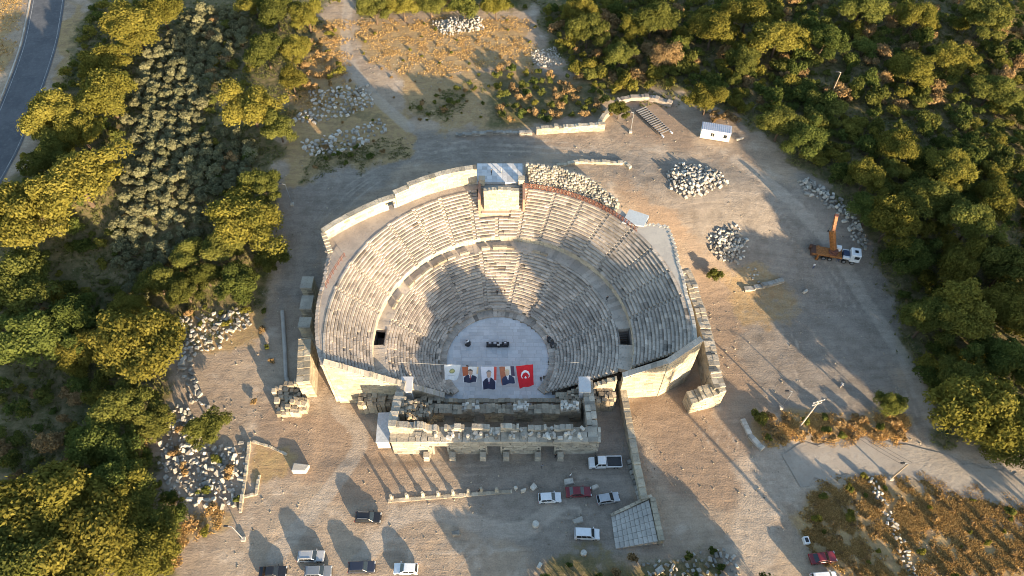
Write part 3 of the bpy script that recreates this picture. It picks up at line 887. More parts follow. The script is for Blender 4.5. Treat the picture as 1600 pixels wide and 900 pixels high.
for z in (0.6, 1.2):
    mb = MB()
    for a, b in zip(pts, pts[1:]): mb.tube((*a, ZT + z), (*b, ZT + z), 0.06, 0.06, 6)
    mb.build('rail', M_RUST, rail2)
for a in pts:
    mb = MB(); mb.tube((*a, ZT - 0.2), (*a, ZT + 1.3), 0.06, 0.06, 6); mb.build('post', M_RUST, rail2)

# ------------------------------------------------------------------ stage building
stage = empty('stage_building', (-3, 55, 0), 0, 'ruined rectangular stone stage building in front of the theatre', 'ruin')
mb = MB()
doors = [(x - 1.3, x + 1.3, -1, 3.5) for x in (8.7, 18.4, 28.2)]
ashlar(mb, (-21.7, 53.5), (15.7, 53.5), 2.4, -0.5, 5.6, 0.5, 1.2, 0.03, holes=doors, ragged=0.0)
mb.build('front_wall', M_STAGE, stage)
mb = MB()
ashlar(mb, (-21.8, 53.4), (15.8, 53.4), 2.8, 5.62, 6.0, 0.38, 1.6, 0.08, ragged=0.12)
mb.build('cornice', M_STAGE, stage)
for x in (8.7, 18.4, 28.2):
    mb = MB(); mb.box((-21.7 + x, 53.48, 3.78), (3.4, 2.55, 0.5)); mb.build('lintel', M_STAGE, stage)
    mb = MB()
    for s in (-1.35, 1.35): mb.box((-21.7 + x + s, 52.5, 1.65), (0.3, 0.6, 3.6))
    mb.build('door_jamb', M_STAGE, stage)
for i, (p0, p1) in enumerate(((694, 725), (737, 765), (782, 811), (825, 854), (866, 896))):
    x0, x1 = G(p0, 672, 7.2)[0], G(p1, 672, 7.2)[0]
    mb = MB(); ashlar(mb, (x0, 54.3), (x1, 54.3), 0.9, 6.0, 7.3 + random.uniform(-0.2, 0.3), 0.45, 0.9, 0.05, ragged=0.6); mb.build('upper_wall_block', M_STAGE, stage)
for p in (680, 707, 731, 751, 775, 797, 818, 842, 862, 884, 905):
    x = G(p, 682, 6.6)[0]
    mb = MB(); mb.lathe([(0.42, 0), (0.42, 0.12), (0.32, 0.2), (0.31, random.uniform(0.5, 1.0)), (0.26, 1.05)], (x, 53.0 + random.uniform(-0.3, 0.3), 6.0), 12, tint=random.gauss(0, 0.6)); mb.build('column_stub', M_MARB, stage)
mb = MB()
for k in range(46):
    mb.box((random.uniform(-12, 14), random.uniform(52.6, 54.6), 6.15), (random.uniform(0.4, 1.2), random.uniform(0.3, 0.7), random.uniform(0.3, 0.7)), random.random() * 3, 0, random.gauss(0, 0.8))
mb.build('fallen_blocks', M_MARB, stage, kind='stuff')
# vaulted room at the left end
mb = MB()
ashlar(mb, (-21.8, 54.2), (-13.2, 54.2), 1.2, 6.0, lambda s: 9.4 - 0.28 * s, 0.42, 0.85, 0.04, holes=((4.3, 6.2, 6.0, 7.5),), ragged=0.4)
for k in range(7):
    t = PI * k / 6
    mb.box((-16.55 + 1.15 * math.cos(t), 54.15, 7.3 + 0.95 * math.sin(t)), (0.5, 1.3, 0.5), 0, 0, random.gauss(0, 0.5))
mb.build('vault_wall', M_STAGE, stage)
mb = MB()
ashlar(mb, (-21.2, 54.8), (-20.6, 64.0), 1.5, -0.5, lambda s: 8.6 - 0.22 * s, 0.5, 1.1, 0.04, ragged=0.5)
mb.build('side_wall', M_STAGE, stage)
mb = MB()
ashlar(mb, (14.6, 54.7), (14.2, 64.6), 1.9, -0.5, lambda s: 5.9 - 0.05 * s, 0.5, 1.1, 0.04, ragged=0.35)
mb.build('side_wall', M_STAGE, stage)
for x in (-19.7, 13.6):
    mb = MB(); mb.box((x, 63.4, 5.95), (2.2, 3.2, 0.5)); mb.box((x, 63.4, 2.7), (1.9, 2.9, 6.0)); mb.build('corner_pier', M_PAVE, stage)
mb = MB()
rubble(mb, [(-20.2, 56.5), (-15.0, 57.0), (-14.6, 59.8), (-20.2, 60.2)], lambda x, y: 7.0 - 0.5 * (x + 20) + 1.0 * float(vnoise(x, y)), 0.6)
mb.build('vault_ruin', M_RUB, stage)
mb = MB()
bumps = [G(p, 632, 5.0)[0] for p in (735, 815, 890)]
def iz(s):
    x = -14.8 + s
    b = max(math.exp(-((x - q) / 1.5) ** 2) for q in bumps)
    return 2.9 + 1.0 * float(vnoise(x / 1.6, 3)) + 1.5 * b
ashlar(mb, (-14.8, 59.7), (12.9, 59.7), 1.9, -0.5, iz, 0.5, 1.0, 0.06, holes=[(a - 0.9, a + 0.9, -1, 2.4) for a in (3, 8.6, 14.2, 19.6, 24.6)], ragged=0.5)
mb.build('inner_wall', M_RUB, stage)
for q in bumps:
    mb = MB(); rubble(mb, [(q - 1.6, 58.9), (q + 1.6, 58.9), (q + 1.4, 60.4), (q - 1.4, 60.4)], lambda x, y: 5.0, 0.6, 4.0, 0.2); mb.build('wall_crown', M_MARB, stage)
mb = MB()
ashlar(mb, (-15.5, 62.6), (11.9, 62.6), 0.8, -0.4, 1.3, 0.45, 1.0, 0.05, holes=[(a, a + 0.9, -1, 0.8) for a in (2, 6, 10, 14.5, 18.5, 23)], ragged=0.25)
mb.build('low_screen_wall', M_RUB, stage)
for p in (668, 708, 755, 791, 840, 875):
    x, y = G(p, 712)
    mb = MB(); mb.box((x, 51.4, 0.25), (1.15, 1.1, 1.0)); mb.box((x, 51.4, 1.15), (0.95, 0.9, 0.8), 0, 0, 0.5); mb.box((x, 51.4, 1.65), (1.1, 1.05, 0.2)); mb.build('pedestal', M_STAGE, stage)
# grey site cabin beside it
x, y = G(602, 690, 0)
cab = empty('site_cabin', (x, y - 0.6, 0), R(2), 'long narrow grey site cabin against the left end of the stage building', 'cabin')
mb = MB(); mb.box((0, 2.2, 1.35), (2.3, 5.8, 2.7)); mb.build('wall', plain('cream panel', (0.62, 0.57, 0.48), 0.6), cab, True)
mb = MB(); mb.box((0, 2.2, 2.78), (2.45, 5.95, 0.14)); mb.build('roof', plain('pale grey roof', (0.46, 0.49, 0.52), 0.5), cab, True)
mb = MB(); mb.box((0.3, -0.72, 1.05), (0.85, 0.06, 2.0)); mb.build('door', plain('grey door', (0.35, 0.36, 0.37), 0.5), cab, True)
for yy in (1.0, 3.4):
    mb = MB(); mb.box((1.17, yy, 1.6), (0.05, 1.0, 0.8)); mb.build('window', M_GLASS, cab, True)

# ------------------------------------------------------------------ outlying walls
rw = empty('ring_wall', (40, 75, 0), 0, 'tall curved ruined stone wall standing clear of the right side of the theatre', 'wall')
mb = MB(); ln = GP([(1070, 416), (1080, 442), (1093, 478), (1103, 512), (1111, 550), (1118, 582), (1126, 604)], 6.5)
for i, (a, b) in enumerate(zip(ln, ln[1:])):
    ashlar(mb, a, b, 2.1, -0.5, lambda s, i=i: 6.6 + 0.35 * math.sin(i * 1.7 + s * 0.6), 0.5, 1.1, 0.06, ragged=0.35)
mb.build('masonry', M_STAGE, rw)
mb = MB(); a = G(1128, 606, 4.8); b = G(1078, 619, 4.8)
ashlar(mb, b, a, 2.6, -0.5, lambda s: 4.2 + 0.3 * s, 0.5, 1.1, 0.05, ragged=0.4); mb.build('return_wall', M_WALL, rw)
for p in ((1096, 540), (1106, 592)):
    q = G(p[0], p[1], 2.5); mb = MB(); mb.box((q[0] + 0.6, q[1], 2.6), (1.3, 2.2, 5.6), R(15), 0, 0.8); mb.build('buttress', M_NEW, rw)

lw = empty('ring_wall', (-38, 66, 0), 0, 'tall lit stone wall across the narrow passage from the left side of the theatre', 'wall')
a = G(477, 530, 6.5); b = G(473, 596, 6.5)
mb = MB(); ashlar(mb, b, a, 2.4, -0.5, lambda s: 6.5 + 0.05 * s, 0.55, 1.2, 0.04, ragged=0.15); mb.build('masonry', M_WALL, lw)
mb = MB(); rubble(mb, GP([(432, 612), (470, 600), (486, 640), (470, 652), (436, 650)]), lambda x, y: 0.6 + 2.0 * float(vnoise(x / 2, y / 2)), 0.8); mb.build('fallen_end', M_RUB, lw)
for i, (p0, y0, y1, lab) in enumerate(((479, 430, 449, 'grey square masonry pier at the far end of the row left of the theatre'), (479, 462, 482, 'grey square masonry pier in the middle of the row left of the theatre'), (476, 496, 511, 'smaller grey masonry pier nearest the lit wall left of the theatre'))):
    a = G(p0, (y0 + y1) / 2, 5.0)
    e = empty('masonry_pier', (a[0], a[1], 0), 0, lab, 'pier', 'piers left of the theatre')
    mb = MB(); n = G(p0, y0, 5.0)[1] - G(p0, y1, 5.0)[1]
    ashlar(mb, (a[0], a[1] - n / 2), (a[0], a[1] + n / 2), 2.3, -0.4, 4.7, 0.5, 1.0, 0.04); mb.build('shaft', M_WALL, e)
    mb = MB(); mb.box((a[0], a[1], 4.85), (2.45, n + 0.15, 0.3)); mb.build('cap', M_STAGE, e)
mb = MB(); pt = [(*q, 0.35) for q in GP([(441, 486), (445, 545), (447, 590), (453, 604)], 0.35)]
mb.path(pt, 0.42, 10); tag(mb.build('drain_pipe', M_CONC), 'long pale pipe lying on the ground left of the masonry piers', 'pipe')

ew = empty('boundary_wall', (22, 52, 0), 0, 'long straight pale wall running from the theatre down to the parked pickup', 'wall')
mb = MB(); ln = GP([(971, 598), (979, 640), (988, 685), (996, 725), (1008, 778)], 2.6)
for i, (a, b) in enumerate(zip(ln, ln[1:])):
    ashlar(mb, a, b, 1.2, -0.4, lambda s, i=i: 3.2 - 0.3 * i + 0.1 * math.sin(s), 0.45, 1.2, 0.04, ragged=0.15)
mb.build('masonry', M_WALL, ew)
M_STEP = stone('grey step stone', (0.47, 0.44, 0.39), (0.38, 0.355, 0.315), (0.20, 0.185, 0.16), 0.3, dirt=0.5, fine=2.2)
st = empty('stone_steps', (*G(995, 822), 0), 0, 'wide ribbed pale stone steps at the lower end of the boundary wall', 'steps')
Q = [Vector(q) for q in GP([(955, 808), (1012, 786), (1026, 850), (962, 858)])]
for k in range(9):
    t0, t1 = k / 9, (k + 1) / 9
    A = Q[0].lerp(Q[1], t0); B = Q[0].lerp(Q[1], t1); C = Q[3].lerp(Q[2], t1); D = Q[3].lerp(Q[2], t0)
    mb = MB()
    for j in range(6):
        u, v = j / 6 + 0.004, (j + 1) / 6 - 0.004
        mb.prism([tuple(D.lerp(A, u)), tuple(C.lerp(B, u) - (C - D) * 0.04), tuple(C.lerp(B, v) - (C - D) * 0.04), tuple(D.lerp(A, v))], -0.3, 0.18 + 0.17 * k + random.gauss(0, 0.012), 0, random.gauss(0.2, 0.2))
    mb.build('step', M_STEP, st)
mb = MB(); a = G(1017, 783); b = G(1031, 850)
ashlar(mb, b, a, 0.9, -0.3, 2.0, 0.4, 1.0, 0.05, ragged=0.2); mb.build('side_wall', M_WALL, st)
mb = MB(); a = G(954, 806); b = G(1016, 780); ashlar(mb, a, b, 0.5, -0.3, lambda s: 0.5 + 0.19 * s, 0.4, 1.0, 0.03); mb.build('kerb', M_NEW, st)
# low remains behind the theatre
def lowwall(px, zt, th, label, mat, name='low_wall', rag=0.3, ch=0.4):
    ln = GP(px, zt * 0.6); e = empty(name, (*ln[0], float(terrain(*ln[0]))), 0, label, 'wall')
    mb = MB()
    for a, b in zip(ln, ln[1:]):
        tz = float(terrain(0, (a[1] + b[1]) / 2))
        ashlar(mb, a, b, th, tz - 0.5, lambda s: tz + zt * (0.8 + 0.4 * float(vnoise(s / 1.5 + a[0], 2.0))), ch, 0.8, 0.06, ragged=rag)
    mb.build('masonry', mat, e)
lowwall([(838, 203), (880, 200), (945, 197)], 1.9, 1.0, 'low pale ruined wall below the scrub behind the theatre', M_NEW)
lowwall([(712, 210), (770, 207), (832, 207)], 0.9, 0.8, 'thin line of stones edging the road behind the theatre', M_MARB)
lowwall([(870, 258), (905, 252), (975, 254), (985, 262)], 0.7, 0.8, 'rough cream wall line behind the rubble rim of the theatre', M_NEW)
lowwall([(935, 196), (945, 180), (955, 170)], 1.8, 1.0, 'short pale wall stub climbing beside a round bush', M_NEW)
lowwall([(390, 690), (384, 740), (375, 800)], 0.7, 0.45, 'straight cream wall edging the stone dump at lower left', M_NEW)
lowwall([(405, 742), (400, 772), (378, 776)], 0.5, 0.4, 'short cream wall stub beside the straight wall at lower left', M_NEW)
lowwall([(395, 690), (420, 697), (448, 710)], 0.35, 0.4, 'low crumbling wall running towards the lone big block', M_NEW)
lowwall([(1163, 452), (1190, 447), (1224, 437)], 0.7, 1.0, 'row of pale blocks on the shaded ground left of the crane truck', M_MARB)
lowwall([(1160, 655), (1172, 680), (1192, 702)], 0.7, 0.9, 'broken kerb line left of the golden island of grass', M_MARB)
lowwall([(965, 158), (985, 152), (1015, 152), (1050, 162)], 1.2, 1.2, 'eroded brown bank wall above the steel beams', M_EARTH)
# ------------------------------------------------------------------ trees and shrubs
def raw_mesh(name, V, F, mats, mi=None, tint=None):
    me = bpy.data.meshes.new(name)
    V = np.asarray(V, np.float32); F = np.asarray(F, np.int32)
    k = F.shape[1]
    me.vertices.add(len(V)); me.vertices.foreach_set('co', V.ravel())
    me.loops.add(F.size); me.loops.foreach_set('vertex_index', F.ravel())
    me.polygons.add(len(F)); me.polygons.foreach_set('loop_start', np.arange(0, F.size, k, dtype=np.int32))
    me.polygons.foreach_set('loop_total', np.full(len(F), k, dtype=np.int32))
    for m in mats: me.materials.append(m)
    if mi is not None: me.polygons.foreach_set('material_index', np.asarray(mi, np.int32))
    if tint is not None:
        a = me.attributes.new('tint', 'FLOAT', 'FACE'); a.data.foreach_set('value', np.asarray(tint, np.float32))
    me.update(calc_edges=True)
    return me

def leaves(P, N, size, rng, asp=1.7):
    """one small pointed leaf-cluster face at each point"""
    n = len(P)
    T = rng.normal(size=(n, 3)); T -= N * (T * N).sum(1, keepdims=True); T /= np.linalg.norm(T, axis=1, keepdims=True) + 1e-9
    B = np.cross(N, T)
    s = (size * rng.uniform(0.6, 1.35, (n, 1)))
    V = np.stack([P - T * s * asp / 2, P + B * s * 0.5 - T * s * 0.1, P + T * s * asp / 2, P - B * s * 0.5 + T * s * 0.1], 1).reshape(-1, 3)
    return V, np.arange(4 * n).reshape(n, 4)

def crown_pts(rng, rx, rz, zc, lobes, n, lr=(0.26, 0.45), flat=0.15):
    L = []; ph = rng.uniform(0, 6.28, 3)
    for k in range(lobes):
        d = rng.normal(size=3); d /= np.linalg.norm(d)
        if d[2] < -0.35: d[2] = -d[2]
        q = rng.uniform(0.5, 0.82) if k > lobes // 6 else rng.uniform(0, 0.4)
        az = math.atan2(d[1], d[0]); q *= 1 + 0.24 * math.sin(az * 2 + ph[0]) + 0.20 * math.sin(az * 3 + ph[1]) + 0.14 * math.sin(az * 5 + ph[2])
        L.append((np.array([d[0] * rx * q, d[1] * rx * q, zc + d[2] * rz * q]), rng.uniform(*lr) * rx, rng.random()))
    w = np.array([l[1] ** 2 for l in L]); w /= w.sum()
    pick = rng.choice(len(L), n, p=w)
    C = np.array([l[0] for l in L])[pick]; Rr = np.array([l[1] for l in L])[pick]; br = np.array([l[2] for l in L])[pick]
    D = rng.normal(size=(n, 3)); D /= np.linalg.norm(D, axis=1, keepdims=True)
    D[:, 2] = np.where(D[:, 2] < -0.3, -D[:, 2], D[:, 2])
    rad = Rr * rng.uniform(0.55, 1.06, n) ** 0.7
    rad *= 0.82 + 0.36 * rng.random(n) ** 3
    sq = np.array([1, 1, 0.8])
    P = C + D * rad[:, None] * sq
    N = D + rng.normal(size=(n, 3)) * 0.55; N /= np.linalg.norm(N, axis=1, keepdims=True)
    return P, N, np.clip(0.45 * br + 0.55 * rng.random(n), 0, 1), L

def crown_mesh(name, mat, rx, rz, zc, lobes, n, size, seed, lr=(0.26, 0.45)):
    rng = np.random.default_rng(seed)
    P, N, t, L = crown_pts(rng, rx, rz, zc, lobes, n, lr)
    V, F = leaves(P, N, size, rng)
    return raw_mesh(name, V, F, [mat], None, t), L

def trunk_mesh(name, h, r, L, k=9):
    mb = MB(); a = Vector((0, 0, -0.3)); pts = [a]
    for i in range(1, 4): pts.append(Vector((random.gauss(0, 0.18), random.gauss(0, 0.18), h * i / 3)))
    for i in range(3): mb.tube(pts[i], pts[i + 1], r * (1.25 - 0.28 * i), r * (1.25 - 0.28 * (i + 1)), 8)
    for c, lr, _ in L[:k]:
        s = pts[2].lerp(pts[3], random.uniform(0.1, 1.0)); e = Vector(c); m = s.lerp(e, 0.5) + Vector((0, 0, -0.3))
        mb.tube(s, m, r * 0.45, r * 0.3, 6); mb.tube(m, e, r * 0.3, r * 0.1, 6)
    return mb.mesh(name, M_BARK)

TREE = {}
for kind, mat, n in (('yellow', L_YEL, 4), ('green', L_GRN, 4), ('dark', L_DRK, 3)):
    TREE[kind] = []
    for i in range(n):
        me, L = crown_mesh('crown', mat, 7.0, 4.2, 6.0, 44 + 9 * i, 21000, 0.32, 100 + 10 * i + len(kind), (0.17, 0.40))
        TREE[kind].append((me, trunk_mesh('trunk', 4.6, 0.36, L)))
me, L = crown_mesh('crown', L_DRY, 7.0, 4.6, 5.6, 30, 9000, 0.34, 177); TREE['dry'] = [(me, trunk_mesh('trunk', 4.6, 0.33, L))]
# tall pines that stand beyond the lower edge of the picture
me, L = crown_mesh('crown', L_DRK, 7.0, 3.2, 21.5, 26, 9000, 0.6, 191); TREE['pine'] = [(me, trunk_mesh('trunk', 19.5, 0.45, L, 8))]
me, L = crown_mesh('crown', L_GRN, 6.0, 8.5, 10.0, 46, 14000, 0.6, 192); TREE['tall'] = [(me, trunk_mesh('trunk', 6.0, 0.45, L, 12))]

def shrub_mesh(name, mat, rx, rz, n, size, seed, lobes=9):
    rng = np.random.default_rng(seed)
    P, N, t, L = crown_pts(rng, rx, rz, rz * 0.85, lobes, n, (0.34, 0.6))
    P[:, 2] = np.abs(P[:, 2])
    V, F = leaves(P, N, size, rng)
    mi = np.zeros(len(F), int); V = list(map(tuple, V)); F = list(map(tuple, F)); t = list(t)
    for c, lr, _ in L[:5]:
        mb = MB(); mb.tube((0, 0, -0.2), c, 0.07, 0.03, 4, caps=False)
        k = len(V); V += mb.v; F += [tuple(i + k for i in f) for f in mb.f]; t += [0.0] * len(mb.f)
    mi = np.concatenate([mi, np.ones(len(F) - len(mi), int)])
    return raw_mesh(name, V, F, [mat, M_BARK], mi, t)
SHRUB = {k: [shrub_mesh('shrub', m, 2.2, 1.5, 1900, 0.25, 300 + 7 * i + j) for i in range(3)]
         for j, (k, m) in enumerate((('yellow', L_YEL), ('green', L_GRN), ('dark', L_DRK), ('dry', L_DRY)))}
OLIVE = [shrub_mesh('olive_tree', L_OLV, 1.75, 1.55, 1500, 0.24, 400 + i, 11) for i in range(4)]

def tree(kind, px, py, r, label, group=None, var=None, name='broadleaf_tree', hs=1.0, cat='tree'):
    k = r / 7.0; hk = k ** 0.75 * hs
    x, y = G(px, py, 6.5 * hk)
    v = TREE[kind]; cm, tm = v[(var if var is not None else random.randrange(len(v))) % len(v)]
    e = empty(name, (x, y, float(terrain(x, y))), random.random() * 6.28, label, cat, group)
    sx, sy = k * random.uniform(0.88, 1.2), k * random.uniform(0.88, 1.15)
    for nm, me in (('crown', cm), ('trunk', tm)):
        put(nm, me, sc=(sx, sy, hk), parent=e)
    return e
CROWNS = []                                    # plan spots already taken by big crowns
def T(kind, px, py, r, label, **k):
    e = tree(kind, px, py, r, label, **k); CROWNS.append((e.location.x, e.location.y, r)); return e

T('yellow', 205, 40, 8.5, 'bright yellow-green tree right of the asphalt road at the top edge')
T('yellow', 250, 15, 6.5, 'yellow-green tree at the top edge behind the olive rows')
T('yellow', 165, 95, 5.5, 'smaller bright tree in front of the topmost yellow-green one by the road')
T('yellow', 165, 150, 7.5, 'golden crown touching the first olive row beside the road')
T('yellow', 85, 185, 7.5, 'golden tree overhanging the edge of the asphalt road')
T('yellow', 125, 205, 5.5, 'low golden crown in front of the pair by the road')
T('yellow', 120, 285, 8.5, 'broad golden tree in the middle of the left grove')
T('yellow', 45, 335, 8.5, 'broad golden tree at the left edge below the road')
T('green', 80, 245, 5.0, 'green tree squeezed between two golden groups by the road')
T('green', 35, 445, 7.5, 'green tree at the left edge below the broad golden pair')
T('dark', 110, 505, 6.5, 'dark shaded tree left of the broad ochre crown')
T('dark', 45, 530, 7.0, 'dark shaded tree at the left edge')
T('yellow', 215, 545, 8.5, 'broad ochre crown beside the upper heap of left stones')
T('yellow', 130, 545, 4.5, 'small ochre crown attached to the left of the broad one')
T('green', 195, 635, 5.5, 'olive green tree below the broad ochre crown')
T('green', 240, 660, 3.8, 'small green tree beside the left stone dump')
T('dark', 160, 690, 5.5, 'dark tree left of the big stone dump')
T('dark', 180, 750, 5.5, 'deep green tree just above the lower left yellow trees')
T('green', 325, 668, 3.6, 'bright green bushy tree growing out of the left stone dump')
T('yellow', 60, 800, 8.5, 'yellow-green tree near the lower left corner', hs=1.05)
T('yellow', 150, 800, 7.5, 'yellow-green tree in the middle of the lower left group')
T('yellow', 120, 875, 8.5, 'large yellow tree at the bottom edge of the lower left group')
T('green', 25, 880, 8.0, 'greenish tree in the very lower left corner')
T('green', 205, 780, 4.5, 'green crown at the stone dump side of the lower left group')
T('yellow', 215, 855, 5.5, 'feathery yellow-green tree at the right end of the lower left group')
T('green', 255, 830, 3.8, 'feathery light green tree next to the dry grass at lower left')
T('yellow', 390, 165, 7.0, 'rounded pale green tree between the olives and the stone blocks')
T('green', 435, 200, 4.0, 'small green tree beside the rounded pale one')
T('yellow', 385, 345, 7.0, 'rounded yellow-green tree beside the lamp post left of the theatre')
T('green', 410, 290, 4.5, 'green tree right behind the rounded one by the lamp post')
T('green', 345, 385, 4.8, 'ochre green tree below the rounded one by the lamp post')
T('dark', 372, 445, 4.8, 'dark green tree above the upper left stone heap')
T('green', 320, 430, 3.5, 'small tree left of the dark green one above the stone heap')
T('green', 245, 440, 4.2, 'green tree at the lower end of the olive rows')
T('green', 288, 455, 3.6, 'ochre green tree between the olive rows and the upper stone heap')
T('yellow', 205, 480, 3.6, 'small yellow tree behind the broad ochre crown')
T('green', 290, 400, 3.4, 'small green tree at the theatre end of the olive rows')
T('green', 425, 405, 3.2, 'small green tree by the shaded road left of the theatre')
T('green', 430, 20, 5.5, 'green tree at the top edge left of the dirt track')
T('yellow', 480, 25, 5.0, 'yellow-green tree at the top edge beside the dirt track')
T('green', 415, 80, 5.5, 'green tree above the rounded pale one in the left grove')
T('yellow', 460, 75, 4.8, 'yellow-green tree left of the bend in the dirt track')
T('yellow', 455, 125, 4.0, 'small yellow-green tree above the stone blocks')
T('yellow', 395, 5, 4.5, 'yellow-green tree at the top edge above the olive grove')
for i, (p, q, r, k) in enumerate(((585, 12, 5.0, 'green'), (630, 8, 5.0, 'yellow'), (672, 6, 4.0, 'green'), (725, 10, 4.0, 'green'), (775, 8, 4.5, 'yellow'))):
    T(k, p, q, r, ['green tree right of the dirt track at the top edge', 'yellow-green tree second right of the dirt track at the top edge', 'small green tree above the grassy plot at the top edge', 'green tree above the upper stone heap at the top edge', 'yellow-green tree right above the upper stone heap'][i])
# right hand wood
for a in (
    ('green', 918, 48, 5.5, 'rounded green tree above the gravel heap behind the theatre'),
    ('yellow', 905, 15, 5.0, 'yellow-green tree at the top edge above the rounded green one'),
    ('green', 1020, 30, 6.0, 'tall green tree at the top edge of the right wood'),
    ('yellow', 990, 45, 4.0, 'narrow yellow-green tree left of the tall one at the top edge'),
    ('yellow', 1115, 45, 7.0, 'broad ochre tree in the top middle of the right wood'),
    ('yellow', 1170, 20, 6.5, 'ochre tree at the top edge right of the broad one'),
    ('dry', 1036, 88, 4.0, 'pair of bare grey brown crowns among green bushes'),
    ('yellow', 1105, 155, 4.5, 'yellow tree just behind the white container'),
    ('green', 970, 85, 4.0, 'green tree left of the bare grey crowns'),
    ('green', 1160, 95, 4.0, 'green tree below the broad ochre one in the right wood'),
    ('yellow', 1215, 60, 6.0, 'ochre tree left of the shaded hollow in the right wood'),
    ('dark', 1290, 60, 6.0, 'dark tree at the head of the shaded hollow'),
    ('green', 1345, 15, 5.5, 'green tree at the top edge right of the shaded hollow'),
    ('yellow', 1430, 25, 5.0, 'yellow tree at the top edge near the right corner'),
    ('green', 1540, 30, 6.0, 'olive coloured tree near the upper right corner'),
    ('yellow', 1430, 110, 5.5, 'ochre tree right of the shaded hollow'),
    ('yellow', 1490, 95, 5.5, 'ochre tree second right of the shaded hollow'),
    ('green', 1550, 140, 5.0, 'grey green tree at the right edge in the upper wood'),
    ('green', 1220, 195, 5.0, 'tall green tree right of the white container'),
    ('dark', 1260, 215, 5.0, 'dark tree behind the head of the stone bank'),
    ('yellow', 1400, 232, 5.0, 'golden tree topping the wood right of the stone bank'),
    ('yellow', 1480, 262, 5.5, 'golden tree right of the topmost golden one in the right wood'),
    ('yellow', 1355, 275, 4.5, 'golden crown directly behind the stone bank'),
    ('green', 1440, 310, 5.5, 'green tree in the middle of the right wood'),
    ('yellow', 1395, 345, 5.5, 'ochre tree right of the crane truck'),
    ('yellow', 1555, 310, 5.0, 'golden tree at the right edge halfway up'),
    ('green', 1520, 350, 5.5, 'green tree at the right edge below the golden one'),
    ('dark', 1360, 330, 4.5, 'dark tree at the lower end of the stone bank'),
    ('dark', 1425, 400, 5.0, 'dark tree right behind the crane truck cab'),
    ('yellow', 1500, 415, 5.0, 'yellow tree in the right wood level with the crane truck'),
    ('green', 1570, 420, 5.5, 'green tree at the right edge level with the crane truck'),
    ('yellow', 1495, 490, 6.5, 'large ochre tree overhanging the right side of the gravel yard'),
    ('green', 1450, 500, 5.0, 'green tree at the very edge of the gravel yard'),
    ('yellow', 1575, 490, 6.0, 'ochre tree at the right edge beside the large one by the yard'),
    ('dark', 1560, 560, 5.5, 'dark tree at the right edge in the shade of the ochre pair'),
    ('yellow', 1535, 640, 7.5, 'large yellow-green tree above the lane at the right edge'),
    ('green', 1585, 680, 5.0, 'green crown at the right edge just above the lane'),
    ('green', 1500, 590, 4.5, 'green tree between the yard and the large tree by the lane'),
    ('green', 1392, 632, 3.0, 'single small tree at the right end of the golden grass island'),
    ('green', 967, 172, 2.4, 'round green bush tree beside the short pale wall stub')):
    T(*a, hs=1.3 if a[1] > 1380 and a[2] > 330 and a[3] > 4 else 1.0)

def scatter(poly, dmin, n, rng=random, avoid=(), k=0.75):
    xs = [p[0] for p in poly]; ys = [p[1] for p in poly]; out = []
    X = np.array([rng.uniform(min(xs), max(xs)) for _ in range(n)]); Y = np.array([rng.uniform(min(ys), max(ys)) for _ in range(n)])
    ok = sdist(poly, X, Y) > 0.2
    for x, y in zip(X[ok], Y[ok]):
        if any((x - a) ** 2 + (y - b) ** 2 < dmin * dmin for a, b in out): continue
        if any((x - a) ** 2 + (y - b) ** 2 < (r * k) ** 2 for a, b, r in avoid): continue
        out.append((x, y))
    return out

# olive grove in rows
grove = GP([(196, 480), (182, 400), (182, 330), (215, 250), (205, 190), (225, 120), (262, 60), (305, 20), (405, 15), (400, 60), (365, 110), (332, 150), (330, 200), (395, 225), (395, 275), (330, 330), (300, 400), (262, 470)])
d0 = Vector(G(300, 20)) - Vector(G(215, 400)); d0.normalize(); n0 = Vector((d0.y, -d0.x)); o0 = Vector(G(215, 400))
cnt = 0
for i in range(-14, 34):
    for j in range(-12, 60):
        q = o0 + n0 * (i * 3.3 + random.gauss(0, 0.16)) + d0 * (j * 2.75 + (i % 2) * 1.2 + random.gauss(0, 0.3))
        if cnt >= 300 or not inside(grove, q.x, q.y): continue
        if any((q.x - a) ** 2 + (q.y - b) ** 2 < (r * 0.6) ** 2 for a, b, r in CROWNS): continue
        if random.random() < 0.05: continue
        s = random.uniform(0.7, 1.12)
        o = put('olive_tree', OLIVE[cnt % 4], (q.x, q.y, gz(q.x, q.y)), (0, 0, random.random() * 6.28), (s, s, s * random.uniform(0.9, 1.2)))
        px, py = proj(q.x, q.y, 1.5 + float(terrain(q.x, q.y)))
        side = 'on the road side' if i < 2 else ('on the theatre side' if i > 7 else 'in the middle rows')
        reg = side + ' of the grove ' + ('at the top edge' if py < 60 else 'below the top edge' if py < 120 else 'beside the golden roadside pair' if py < 210 else 'beside the broad golden tree' if py < 330 else 'at its lower end')
        sz = 'small ' if s < 0.84 else 'full ' if s > 1.0 else ''
        tag(o, sz + 'olive tree ' + reg, 'olive tree', sz + 'olive trees ' + reg); cnt += 1

